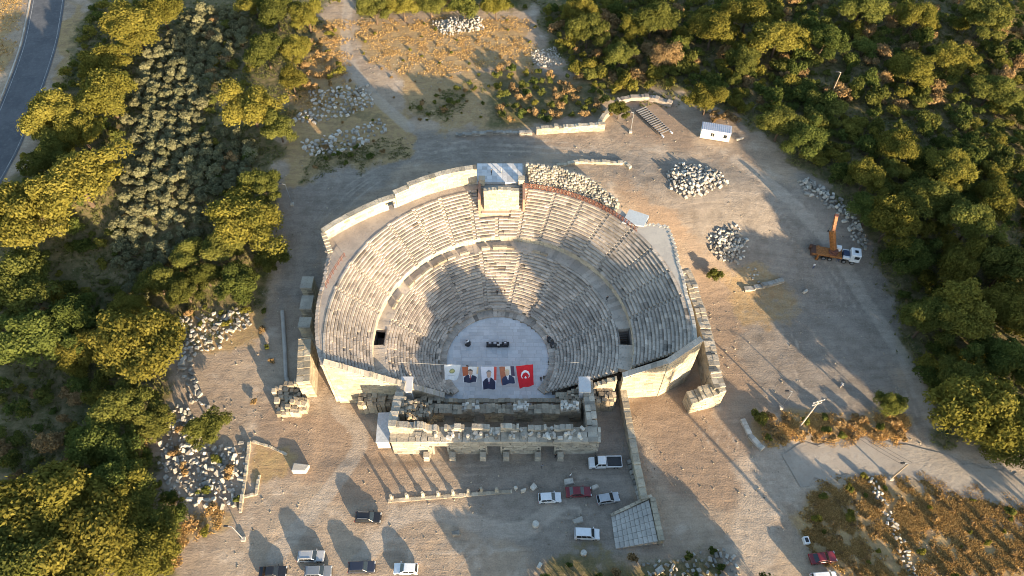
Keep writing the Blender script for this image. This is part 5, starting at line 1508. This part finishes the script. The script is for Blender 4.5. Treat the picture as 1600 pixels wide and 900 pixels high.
car('van', 917, 834, -2, P_WHT, 'white small van parked alone near the stone steps')
car('sedan', 1286, 871, 7, P_RED, 'red saloon parked at the lower right beside the golden field', group='cars at the lower right')
car('van', 1288, 903, 4, P_WHT, 'white van cut by the bottom edge below the red saloon', group='cars at the lower right')

def pickup(px, py, heading):
    x, y = G(px, py, 0.9); e = empty('pickup_truck', (x, y, 0.01), R(heading), 'white double cab pickup truck with dark load bed below the stage building', 'pickup')
    W = 2.0
    slab([(2.85, 0.45), (2.75, 0.3), (-0.35, 0.3), (-0.35, 1.15), (1.75, 1.15), (2.7, 0.98)][::-1], W, 0.95).build('body', P_WHT, e, True, bevel=0.05)
    slab([(-0.35, 1.1), (1.75, 1.1), (1.15, 1.95), (0.3, 2.0), (-0.2, 1.97)], W * 0.94, 0.82).build('cabin', P_WHT, e, True, bevel=0.04)
    mb = MB(); mb.box((-1.75, 0, 0.62), (2.7, 1.2, 0.25)); mb.build('chassis', M_BLACK, e, True)
    mb = MB(); mb.box((-1.75, 0, 0.84), (2.75, 2.0, 0.1)); mb.build('bed_floor', plain('dark bed', (0.04, 0.042, 0.045), 0.7), e, True)
    for s in (-1, 1):
        mb = MB(); mb.box((-1.75, s * 1.02, 1.08), (2.85, 0.07, 0.42)); mb.build('side_board', P_WHT, e, True)
        for xx in (1.95, -2.1): wheel_parts(e, xx, s * 0.88, 0.36)
        mb = MB(); mb.add([(1.45, s * 0.945, 1.2), (0.62, s * 0.95, 1.2), (0.62, s * 0.82, 1.82), (1.12, s * 0.82, 1.82)][::s], [(0, 1, 2, 3)]); mb.build('side_window', M_GLASS, e, True)
        mb = MB(); mb.add([(0.52, s * 0.95, 1.2), (-0.22, s * 0.95, 1.2), (-0.12, s * 0.82, 1.82), (0.52, s * 0.82, 1.82)][::s], [(0, 1, 2, 3)]); mb.build('side_window', M_GLASS, e, True)
        mb = MB(); mb.box((2.72, s * 0.7, 0.82), (0.22, 0.36, 0.16)); mb.build('headlight', M_LAMP, e, True)
        mb = MB(); mb.box((1.5, s * 1.1, 1.3), (0.12, 0.2, 0.2)); mb.build('wing_mirror', M_BLACK, e, True)
        mb = MB(); mb.box((-3.16, s * 0.85, 0.72), (0.06, 0.25, 0.15)); mb.build('tail_light', M_TAIL, e, True)
    for xx, n in ((-3.15, 'tailgate'), (-0.42, 'headboard')):
        mb = MB(); mb.box((xx, 0, 1.1), (0.07, 2.0, 0.44 if n == 'tailgate' else 0.7)); mb.build(n, P_WHT, e, True)
    mb = MB(); mb.add([(1.72, -0.86, 1.2), (1.72, 0.86, 1.2), (1.24, 0.76, 1.86), (1.24, -0.76, 1.86)], [(0, 1, 2, 3)])
    mb.v = [(a + 0.035, b, c + 0.03) for a, b, c in mb.v]; mb.build('windscreen', M_GLASS, e, True)
pickup(944, 722, 181)

P_ORG = plain('orange paint', (0.30, 0.115, 0.03), 0.6, var=0.4)
def crane_truck():
    a = Vector(G(1268, 388, 1.5)); b = Vector(G(1342, 404, 1.5)); d = b - a; c = (a + b) / 2
    e = empty('crane_truck', (c.x, c.y, 0.02 + gz(c.x, c.y)), math.atan2(d.y, d.x), 'orange truck mounted crane with white cab and raised boom on the gravel yard', 'crane truck')
    h = d.length / 2
    mb = MB(); mb.box((-0.6, 0, 1.0), (2 * h - 1.6, 1.1, 0.4)); mb.build('chassis', M_BLACK, e, True)
    mb = MB(); mb.box((-1.7, 0, 1.42), (2 * h - 4.0, 2.4, 0.42)); mb.build('deck', P_ORG, e, True, bevel=0.05)
    mb = MB(); mb.box((h - 1.15, 0, 2.0), (2.1, 2.45, 2.2), top=0.95); mb.build('cab', P_WHT, e, True, bevel=0.1)
    mb = MB(); mb.box((h - 0.09, 0, 2.35), (0.06, 2.1, 0.9)); mb.build('windscreen', M_GLASS, e, True)
    mb = MB(); mb.box((h - 1.15, 0, 3.12), (0.7, 0.7, 0.06)); mb.build('roof_hatch', M_GLASS, e, True)
    for s in (-1, 1):
        mb = MB(); mb.box((h - 0.9, s * 1.215, 2.35), (1.0, 0.05, 0.8)); mb.build('side_window', M_GLASS, e, True)
        for xx in (h - 1.3, h - 3.0, -h + 4.2, -h + 2.9): wheel_parts(e, xx, s * 1.02, 0.52, 0.35)
        mb = MB(); mb.box((h - 2.95, s * 0.95, 1.75), (1.3, 0.5, 0.6)); mb.build('side_box', P_WHT, e, True)
        mb = MB(); mb.box((-h + 1.6, s * 1.25, 0.95), (0.4, 0.3, 1.3)); mb.box((-h + 1.6, s * 1.25, 0.1), (0.7, 0.6, 0.15)); mb.build('outrigger', P_ORG, e, True)
        mb = MB(); mb.box((h - 0.06, s * 0.95, 1.15), (0.14, 0.4, 0.25)); mb.build('headlight', M_LAMP, e, True)
    mb = MB(); mb.box((h - 3.0, 0, 1.9), (1.2, 1.3, 0.9)); mb.build('engine_deck', plain('dark blue steel', (0.03, 0.05, 0.10), 0.5), e, True)
    mb = MB(); mb.box((-h + 0.5, 0, 1.3), (1.0, 2.3, 1.0)); mb.box((-h - 0.1, 0.5, 1.7), (0.6, 0.4, 1.4)); mb.build('rear_counterweight', plain('dark brown steel', (0.09, 0.045, 0.03), 0.7), e, True)
    tx = -h + 4.6
    mb = MB(); mb.lathe([(1.0, 1.6), (1.0, 1.95), (0.8, 2.0), (0.8, 2.6)], (tx, 0, 0), 16); mb.build('turntable', M_RUST, e, True)
    mb = MB(); mb.box((tx + 0.9, 0.7, 2.5), (1.0, 0.8, 1.2)); mb.build('operator_cabin', P_WHT, e, True, bevel=0.06)
    # boom, raised and turned across the truck
    inv = Matrix.Rotation(-e.rotation_euler.z, 4, 'Z')
    w = lambda p, q, z: inv @ (Vector((*G(p, q, z), z + e.location.z)) - e.location)
    p0 = Vector((tx - 0.3, 0, 2.6)); p1 = w(1302, 358, 6.5); p2 = w(1310, 332, 9.0)
    def beam(name, a, b, wd, ht, mat):
        ax = (b - a).normalized(); sd = ax.cross(Vector((0, 0, 1))).normalized(); up_ = sd.cross(ax)
        pts = []
        for p in (a, b):
            for u, v in ((-1, -1), (1, -1), (1, 1), (-1, 1)): pts.append(p + sd * u * wd / 2 + up_ * v * ht / 2)
        mb = MB(); mb.hexa([pts[i] for i in (0, 1, 2, 3, 4, 5, 6, 7)]); return mb.build(name, mat, e, True)
    beam('boom', p0, p1, 0.85, 1.0, P_ORG); beam('boom_extension', p1 - (p1 - p0).normalized() * 0.8, p2, 0.6, 0.7, plain('worn orange', (0.24, 0.10, 0.04), 0.7, var=0.4))
    mb = MB(); mb.box(tuple(p2), (0.7, 0.7, 0.8)); mb.build('boom_head', M_RUST, e, True)
    mb = MB(); mb.tube(p0 + Vector((0.8, 0.6, -0.2)), p0.lerp(p1, 0.7), 0.14); mb.build('lift_cylinder', M_STEEL, e, True)
    mb = MB(); mb.tube(p2, p2 - Vector((0, 0, 4.5)), 0.03); mb.box(tuple(p2 - Vector((0, 0, 4.7))), (0.25, 0.25, 0.45)); mb.build('hook', M_BLACK, e, True)
crane_truck()

# ------------------------------------------------------------------ container, beams, poles
a = Vector(G(1093, 216)); b = Vector(G(1138, 223)); d = b - a; L = d.length
con = empty('office_container', (*((a + b) / 2), 0.1 + gz(*((a + b) / 2))), math.atan2(d.y, d.x), 'white office container with grey roof at the edge of the right wood', 'container')
mb = MB(); mb.box((0, 1.3, 1.35), (L, 2.6, 2.6)); mb.build('wall', plain('cream white panel', (0.72, 0.68, 0.58), 0.5, var=0.05), con, True)
mb = MB(); mb.box((0, 1.3, 2.72), (L + 0.15, 2.75, 0.14)); mb.build('roof', plain('grey blue sheet', (0.40, 0.43, 0.50), 0.5), con, True)
rm = plain('grey blue rib', (0.46, 0.49, 0.56), 0.5)
for k in range(14):
    mb = MB(); mb.box((-L / 2 + L * (k + 0.5) / 14, 1.3, 2.82), (0.12, 2.7, 0.06)); mb.build('roof_rib', rm, con, True)
for xx in (-0.9, -0.45, 2.1, 2.5):
    mb = MB(); mb.box((xx, -0.01, 1.55), (0.36, 0.06, 1.0)); w = mb.build('window', M_GLASS, con, True)
    mb = MB(); mb.box((xx, -0.03, 1.0), (0.46, 0.1, 0.06)); mb.box((xx, -0.03, 2.09), (0.46, 0.1, 0.06)); mb.build('frame', M_WHITE, w, True)
mb = MB()
for xx in (-L / 2 + 0.06, L / 2 - 0.06):
    for yy in (0.02, 2.58): mb.box((xx, yy, 1.35), (0.16, 0.16, 2.66))
mb.build('corner_frame', plain('grey frame', (0.5, 0.5, 0.5), 0.5), con, True)
q = G(1156, 218)
tag(put('stone_slab', BLK[2], (*q, 0.25 + gz(*q)), (0, 0, 0.3), (1.6, 1.0, 0.5)), 'flat white slab lying right of the office container', 'stone')

a = Vector(G(992, 176)); b = Vector(G(1032, 214)); d = (b - a); L = d.length; n = Vector((-d.y, d.x)).normalized()
bm_ = empty('steel_trestle', (*a, gz(*((a + b) / 2))), math.atan2(d.y, d.x), 'dark steel frame of long beams and slats lying below the brown bank', 'steel frame')
mdk = plain('dark steel', (0.045, 0.045, 0.05), 0.6)
for k in range(2):
    mb = MB(); mb.box((L / 2, 0.2 + k * 2.6, 0.5), (L, 0.25, 0.4)); mb.build('beam', mdk, bm_, True)
for k in range(14):
    mb = MB(); mb.box((L * (k + 0.5) / 14, 1.5, 0.75), (0.25, 3.1, 0.1)); mb.build('slat', plain('grey slat', (0.25, 0.24, 0.23), 0.7), bm_, True)
for k in range(2):
    mb = MB(); mb.box((L + 0.4, 0.2 + k * 2.6, 0.5), (0.9, 0.3, 0.3)); mb.build('beam_end', M_WHITE, bm_, True)

def pole(base, h, kind, label, lean=(0, 0)):
    x, y = G(*base); e = empty('utility_pole' if kind == 'utility' else 'lamp_post', (x, y, gz(x, y)), 0, label, 'pole' if kind == 'utility' else 'lamp post')
    top = Vector((lean[0], lean[1], h))
    mc = M_CONC if kind == 'utility' else M_STEEL
    if kind == 'utility' and h < 9: mc = plain('weathered pole timber', (0.30, 0.24, 0.17), 0.9)
    mb = MB(); mb.tube((0, 0, -0.3), top, 0.17 if kind == 'utility' else 0.09, 0.11 if kind == 'utility' else 0.06, 10); mb.build('shaft', mc, e, True)
    if kind == 'utility' and h > 9:
        for zz, w in ((0.3, 2.4), (1.4, 1.9)):
            mb = MB(); mb.box((top.x, top.y, h - zz), (w, 0.14, 0.14), 0.3); ca = mb.build('cross_arm', mc, e, True)
            for s in (-0.45, -0.15, 0.15, 0.45):
                mb = MB(); mb.tube((top.x + s * w * math.cos(0.3), top.y + s * w * math.sin(0.3), h - zz + 0.07), (top.x + s * w * math.cos(0.3), top.y + s * w * math.sin(0.3), h - zz + 0.3), 0.07, 0.05, 8); mb.build('insulator', M_WHITE, ca, True)
    else:
        mb = MB(); mb.box((0, 0, 0.2), (0.7, 0.7, 0.6)); mb.build('base_block', M_CONC, e, True)
        mb = MB(); mb.tube(top, top + Vector((-0.9, 0.1, 0.15)), 0.05); mb.build('arm', M_STEEL, e, True)
        mb = MB(); mb.box((top.x - 1.0, top.y + 0.1, h + 0.15), (0.7, 0.3, 0.14)); mb.build('lamp_head', M_BLACK, e, True)
    return e
pole((1250, 666), 10.5, 'utility', 'grey concrete utility pole with cross arms on the golden grass island')
pole((1392, 748), 7.0, 'utility', 'slim timber pole at the edge of the golden field')
pole((1297, 151), 7.5, 'utility', 'thin timber pole standing in the right wood')
pole((457, 320), 6.5, 'lamp', 'lamp post beside the trees left of the theatre')
pole((381, 843), 5.0, 'lamp', 'lamp post with block base at the lower left beside the dry grass', (-0.6, 0.6))
pole((985, 207), 6.0, 'lamp', 'lamp post between the steel frame and the theatre')
pole((1220, 638), 6.0, 'lamp', 'lamp post with white base left of the golden grass island', (0.4, 0.4))
x, y = G(1258, 846); e = empty('junction_box', (x, y, 0), 0.1, 'small white box with black lid near the red saloon', 'box')
mb = MB(); mb.box((0, 0, 0.45), (0.9, 1.2, 0.9)); mb.build('case', M_WHITE, e, True)
mb = MB(); mb.box((0, 0, 0.93), (0.55, 0.75, 0.06)); mb.build('lid', M_BLACK, e, True)
e = empty('overhead_cables', (0, 0, 0), 0, 'overhead cables running from the concrete pole to the slim pole', 'cables')
pa = Vector((*G(1250, 666), 10.3)); pb = Vector((*G(1392, 748), 6.9))
for k in (-0.8, 0, 0.8):
    mb = MB(); pts = []
    for i in range(13):
        t = i / 12; p = pa.lerp(pb, t) + Vector((k, k * 0.3, -1.2 * 4 * t * (1 - t))); pts.append(p)
    mb.path(pts, 0.025, 4); mb.build('cable', M_BLACK, e, True)

# ------------------------------------------------------------------ banners over the orchestra
def cloth(name, cols):
    return [plain('%s %d' % (name, i), c, 0.8, var=0.04) for i, c in enumerate(cols)]
def ell(u, v, cu, cv, a, b): return ((u - cu) / a) ** 2 + ((v - cv) / b) ** 2 < 1
def d_emblem(u, v):                     # white sheet, round green gold emblem
    if ell(u, v, 0.5, 0.36, 0.19, 0.145): return 2 if ell(u, v, 0.5, 0.36, 0.11, 0.08) else 1
    if 0.62 < v < 0.66 and 0.25 < u < 0.75: return 3
    return 0
def portrait(bg):
    def f(u, v):
        if ell(u, v, 0.5, 0.30, 0.15, 0.15): return 3 if v > 0.21 or abs(u - 0.5) > 0.14 else 4
        if ell(u, v, 0.5, 0.245, 0.165, 0.115) and v < 0.24: return 4
        sh = 0.44 + 0.9 * max(0, abs(u - 0.5) - 0.14) ** 1.4
        if v > sh and abs(u - 0.5) < 0.44:
            w = 0.10 * (1 - (v - 0.42) / 0.35)
            if abs(u - 0.5) < w: return 6 if abs(u - 0.5) < 0.028 else 5
            return 2
        if 0.42 < v <= sh + 0.02 and abs(u - 0.5) < 0.07: return 3
        return bg(u, v)
    return f
def d_flag(u, v):                       # red flag hung on its side: crescent opening downwards, star below
    x, y = (u - 0.5) * 0.70, v - 0.40
    if math.hypot(x, y) < 0.19 and math.hypot(x, y - 0.05) > 0.15: return 1
    a = math.atan2(x, -(y - 0.12)); r = math.hypot(x, y - 0.12)
    k = (a % (2 * PI / 5)) - PI / 5
    if r * math.cos(PI / 5 * 2 - abs(k) if False else (abs(k) - PI / 5)) < 0.036 + 0.05 * max(0, abs(k) / (PI / 5) - 0.35): return 1 if r < 0.085 else 0
    return 0
SKIN = (0.52, 0.33, 0.24)
BN = (
    (694, 570, 720, 570, 714, 594, 695, 593, 'white banner with a round green gold emblem, first from the left', d_emblem, cloth('emblem cloth', [(0.78, 0.78, 0.76), (0.35, 0.36, 0.18), (0.62, 0.55, 0.22), (0.55, 0.55, 0.55)])),
    (722, 573, 748, 573, 745, 597, 724, 598, 'banner with a portrait of a man in a navy suit before orange flags', portrait(lambda u, v: 1 if u < 0.36 and v < 0.5 else (7 if u > 0.9 and v < 0.4 else 0)), cloth('portrait cloth a', [(0.74, 0.72, 0.70), (0.45, 0.13, 0.06), (0.035, 0.04, 0.075), SKIN, (0.08, 0.06, 0.05), (0.75, 0.75, 0.75), (0.45, 0.04, 0.05), (0.7, 0.5, 0.3)])),
    (751, 573, 776, 573, 775, 608, 754, 608, 'middle banner, taller, with a portrait of a man in a dark suit', portrait(lambda u, v: 1 if u > 0.83 and v < 0.55 else 0), cloth('portrait cloth b', [(0.66, 0.64, 0.68), (0.55, 0.08, 0.06), (0.03, 0.03, 0.06), SKIN, (0.22, 0.20, 0.19), (0.75, 0.75, 0.75), (0.25, 0.08, 0.14), (0.7, 0.7, 0.7)])),
    (780, 573, 803, 572, 806, 598, 784, 602, 'banner with a portrait of a pale haired man before orange red folds', portrait(lambda u, v: 1 if u < 0.38 else (7 if u > 0.75 and v < 0.5 else 0)), cloth('portrait cloth c', [(0.70, 0.66, 0.62), (0.42, 0.15, 0.08), (0.04, 0.05, 0.10), (0.62, 0.44, 0.30), (0.60, 0.48, 0.30), (0.78, 0.76, 0.76), (0.72, 0.70, 0.74), (0.08, 0.06, 0.10)])),
    (806, 572, 833, 569, 834, 602, 812, 607, 'red flag banner with white crescent and star, rightmost', d_flag, cloth('flag cloth', [(0.62, 0.015, 0.025), (0.82, 0.80, 0.80)])))
ZT_B, ZB_B = 4.6, 1.7
rope_pts = []
for (x0, y0, x1, y1, x2, y2, x3, y3, lab, fn, mats) in BN:
    A, B = Vector((*G(x0, y0, ZT_B), ZT_B)), Vector((*G(x1, y1, ZT_B), ZT_B)); C, D = Vector((*G(x2, y2, ZB_B), ZB_B)), Vector((*G(x3, y3, ZB_B), ZB_B))
    rope_pts += [A, B]
    NU, NV = 36, 48; V = []; F = []; MI = []; ph = random.random() * 6
    for j in range(NV + 1):
        for i in range(NU + 1):
            u, v = i / NU, j / NV
            p = A.lerp(B, u).lerp(D.lerp(C, u), v)
            V.append((p.x, p.y, p.z - 0.5 * math.sin(PI * v) + 0.13 * math.sin(u * 9 + ph + v * 3) * (0.3 + v)))
    for j in range(NV):
        for i in range(NU):
            a = j * (NU + 1) + i; F.append((a, a + NU + 1, a + NU + 2, a + 1)); MI.append(fn((i + 0.5) / NU, (j + 0.5) / NV))
    o = empty('hanging_banner', tuple(D), 0, lab, 'banner', 'banners strung over the orchestra')
    V = [(a - D.x, b - D.y, c - D.z) for a, b, c in V]
    s = put('sheet', raw_mesh('sheet', V, F, mats, MI), parent=o); s.data.polygons.foreach_set('use_smooth', [True] * len(F))
    for q in (C, D):
        mb = MB(); g = Vector((q.x, q.y - 2.2, 0.0)); mb.tube(q - D, g - D, 0.02, 0.02, 4); mb.build('tie_cord', M_ROPE, o, True)
mb = MB(); a = Vector((*G(622, 566, 6.0), 6.0)); b = Vector((*G(905, 566, 5.6), 5.6)); mb.path([a] + rope_pts + [b], 0.018, 5)
tag(mb.build('banner_rope', M_ROPE), 'thin rope strung across the orchestra carrying the banners', 'rope')

# ------------------------------------------------------------------ people
def person_mesh(pose):
    """one continuous skinned figure, 1.72 m"""
    V = []; Eg = []; Rr = []
    def v(p, r): V.append(p); Rr.append(r); return len(V) - 1
    def link(a, b): Eg.append((a, b))
    st = 0.22 if pose == 'walk' else 0.0
    pel = v((0, 0, 0.95), 0.15); wa = v((0, 0, 1.12), 0.13); ch = v((0, 0.01, 1.33), 0.15); nk = v((0, 0.01, 1.47), 0.06); hd = v((0, 0.03, 1.58), 0.095); cr_ = v((0, 0.02, 1.67), 0.075)
    for a, b in ((pel, wa), (wa, ch), (ch, nk), (nk, hd), (hd, cr_)): link(a, b)
    for s in (-1, 1):
        k = s * st
        hp = v((s * 0.09, 0, 0.88), 0.10); kn = v((s * 0.10, k * 0.6 + 0.03, 0.49), 0.065); an = v((s * 0.10, k, 0.09), 0.045); to = v((s * 0.12, k + 0.16, 0.03), 0.035)
        link(pel, hp); link(hp, kn); link(kn, an); link(an, to)
        sh = v((s * 0.19, 0.0, 1.40), 0.065); el = v((s * 0.25, -k * 0.4 - 0.02, 1.13), 0.045); wr = v((s * 0.24, -k * 0.8 + 0.08, 0.90), 0.03); pm = v((s * 0.24, -k * 0.8 + 0.09, 0.84), 0.035)
        link(ch, sh); link(sh, el); link(el, wr); link(wr, pm)
        for i in range(4):
            f1 = v((s * 0.24, -k * 0.8 + 0.06 + 0.022 * i, 0.77), 0.009); f2 = v((s * 0.23, -k * 0.8 + 0.065 + 0.022 * i, 0.725 - 0.006 * (i in (1, 2))), 0.008); link(pm, f1); link(f1, f2)
        t1 = v((s * 0.215, -k * 0.8 + 0.13, 0.82), 0.01); t2 = v((s * 0.205, -k * 0.8 + 0.15, 0.78), 0.009); link(pm, t1); link(t1, t2)
    me = bpy.data.meshes.new('person'); me.from_pydata(V, Eg, []); o = put('tmp_person', me)
    o.modifiers.new('s', 'SKIN')
    for i, sv in enumerate(me.skin_vertices[0].data): sv.radius = (Rr[i], Rr[i]); sv.use_root = i == 0
    sb = o.modifiers.new('u', 'SUBSURF'); sb.levels = 1; sb.render_levels = 1
    dg = bpy.context.evaluated_depsgraph_get(); out = bpy.data.meshes.new_from_object(o.evaluated_get(dg))
    bpy.data.objects.remove(o)
    out.name = 'person'; out.materials.clear()
    for i in range(4): out.materials.append(M_BLACK)
    for p in out.polygons:
        x, y, z = p.center
        if z > 1.60 or (z > 1.52 and y < -0.02): m = 3
        elif z > 1.47 or (abs(x) > 0.17 and z < 0.90): m = 2
        elif z > 0.97 or abs(x) > 0.19: m = 0
        elif z < 0.07: m = 3
        else: m = 1
        p.material_index = m; p.use_smooth = True
    return out
PM = {k: person_mesh(k) for k in ('stand', 'walk')}
CL = {n: plain('cloth ' + n, c, 0.85) for n, c in (('white', (0.7, 0.7, 0.68)), ('black', (0.02, 0.02, 0.022)), ('blue', (0.06, 0.09, 0.2)), ('red', (0.35, 0.03, 0.03)), ('grey', (0.2, 0.2, 0.21)), ('khaki', (0.25, 0.2, 0.12)))}
M_SKIN = plain('skin', (0.45, 0.27, 0.19), 0.6); M_HAIR = plain('hair', (0.03, 0.022, 0.018), 0.7)
def person(px, py, z, top, leg, pose, label, rz=None, sit=False):
    x, y = G0(px, py, z) if z > 1 else G(px, py, z); s = random.uniform(0.97, 1.05)
    if rz is None: rz = random.random() * 6.28
    o = put('person', PM[pose], (x, y, z if z > 0.05 else max(-0.02, gz(x, y))), (0, 0, rz), (s, s, s)); tag(o, label, 'person')
    for i, m in enumerate((CL[top], CL[leg], M_SKIN, M_HAIR)):
        o.material_slots[i].link = 'OBJECT'; o.material_slots[i].material = m
person(768, 273, 14.42, 'black', 'black', 'stand', 'person in black standing on the platform above the seating')
person(783, 271, 14.42, 'white', 'grey', 'stand', 'person in a white top standing on the platform above the seating')
person(731, 577, 0.0, 'black', 'black', 'stand', 'person in black just behind the orange portrait banner')
person(855, 532, 0.0, 'red', 'black', 'stand', 'person in red at the right rim of the orchestra')
person(779, 543, 0.0, 'white', 'black', 'stand', 'person in a white shirt standing at the black equipment table', PI)
person(756, 461, 3.35, 'grey', 'black', 'stand', 'person in grey standing on the seats behind the orchestra')
person(948, 470, 6.95, 'black', 'black', 'walk', 'person in black walking along the right side of the upper walkway')
person(845, 595, 0.0, 'black', 'black', 'stand', 'person in black right of the red flag banner')
person(954, 634, 0.0, 'red', 'black', 'stand', 'person in dark red between the stage building and the boundary wall')
person(957, 622, 0.0, 'black', 'black', 'walk', 'person in black walking beside the boundary wall')
person(847, 731, 0.0, 'grey', 'black', 'walk', 'person walking across the forecourt below the stage building')
person(868, 715, 0.0, 'black', 'black', 'stand', 'person in black in the right doorway of the stage building')
person(891, 745, 0.0, 'white', 'blue', 'stand', 'person in a white top behind the dark red car')
person(749, 769, 0.1, 'black', 'black', 'stand', 'person in black standing at the row of short columns')
person(984, 704, 0.0, 'black', 'black', 'stand', 'person in black beside the boundary wall above the pickup')
person(1313, 604, 0.0, 'white', 'blue', 'walk', 'person in white walking across the shaded gravel yard')
person(1270, 419, 0.0, 'white', 'blue', 'stand', 'person in a pale top standing below the rear of the crane truck')
person(1308, 409, 0.0, 'blue', 'blue', 'walk', 'person in blue walking below the crane truck')
for i, (p, q) in enumerate(((777, 460), (783, 459), (789, 459))):
    person(p, q, 3.35, 'black', 'black', 'stand', ['left', 'middle', 'right'][i] + ' one of three people in black together on the seats behind the orchestra')

# ------------------------------------------------------------------ equipment on the orchestra floor
x, y = G(778, 540); e = empty('equipment_table', (x, y, 0), 0, 'long black covered table with sound equipment on the orchestra floor', 'table')
mb = MB(); mb.box((0, 0, 0.72), (4.6, 0.9, 0.06)); mb.box((-0.1, -0.43, 0.36), (4.5, 0.03, 0.7)); mb.box((-0.1, 0.43, 0.36), (4.5, 0.03, 0.7)); mb.build('draped_top', M_BLACK, e, True)
for k, (xx, yy, w, d_, hh) in enumerate(((-1.6, 0.05, 0.7, 0.5, 0.3), (-0.6, 0.1, 0.9, 0.6, 0.2), (0.5, 0.05, 0.8, 0.55, 0.25), (1.5, 0.0, 0.6, 0.6, 0.5))):
    mb = MB(); mb.box((xx, yy, 0.75 + hh / 2), (w, d_, hh)); mb.build('mixer', plain('grey device', (0.12, 0.12, 0.13), 0.4), e, True, bevel=0.03)
    mb = MB(); mb.box((xx, yy - 0.05, 0.76 + hh), (w * 0.6, d_ * 0.5, 0.03)); mb.build('control_panel', plain('pale panel', (0.5, 0.5, 0.52), 0.4), e, True)
x, y = G(731, 538); e = empty('drum_kit', (x, y, 0), 0.3, 'small black round stand with white sheet on the orchestra floor', 'stand')
mb = MB(); mb.lathe([(0.6, 0.0), (0.62, 0.05), (0.6, 0.7), (0.55, 0.75)], (0, 0, 0), 16); mb.build('body', M_BLACK, e, True)
mb = MB(); mb.box((0.15, 0.2, 0.8), (0.5, 0.35, 0.05), 0.5); mb.build('sheet', M_WHITE, e, True)
mb = MB(); mb.tube((-0.4, -0.2, 0.7), (-0.5, -0.3, 1.5), 0.03); mb.lathe([(0.02, 1.5), (0.32, 1.48), (0.3, 1.53), (0.02, 1.56)], (-0.5, -0.3, 0), 12); mb.build('cymbal', M_STEEL, e, True)
for i, (p, q) in enumerate(((858, 532), (863, 540), (880, 600), (893, 606))):
    x, y = G(p, q, 0.8); e = empty('loudspeaker', (x, y, 0.0 if i > 1 else 0.4), 0.5, ['black loudspeaker at the right rim of the orchestra', 'second black loudspeaker at the right rim, nearer the banners', 'black equipment case in the right side passage', 'black case at the far end of the right side passage'][i], 'loudspeaker')
    mb = MB(); mb.box((0, 0, 0.7), (0.7, 0.7, 1.4)); mb.build('case', M_BLACK, e, True, bevel=0.04)
    mb = MB(); mb.box((0, -0.36, 0.8), (0.55, 0.03, 1.0)); mb.build('grille', M_STEEL, e, True)
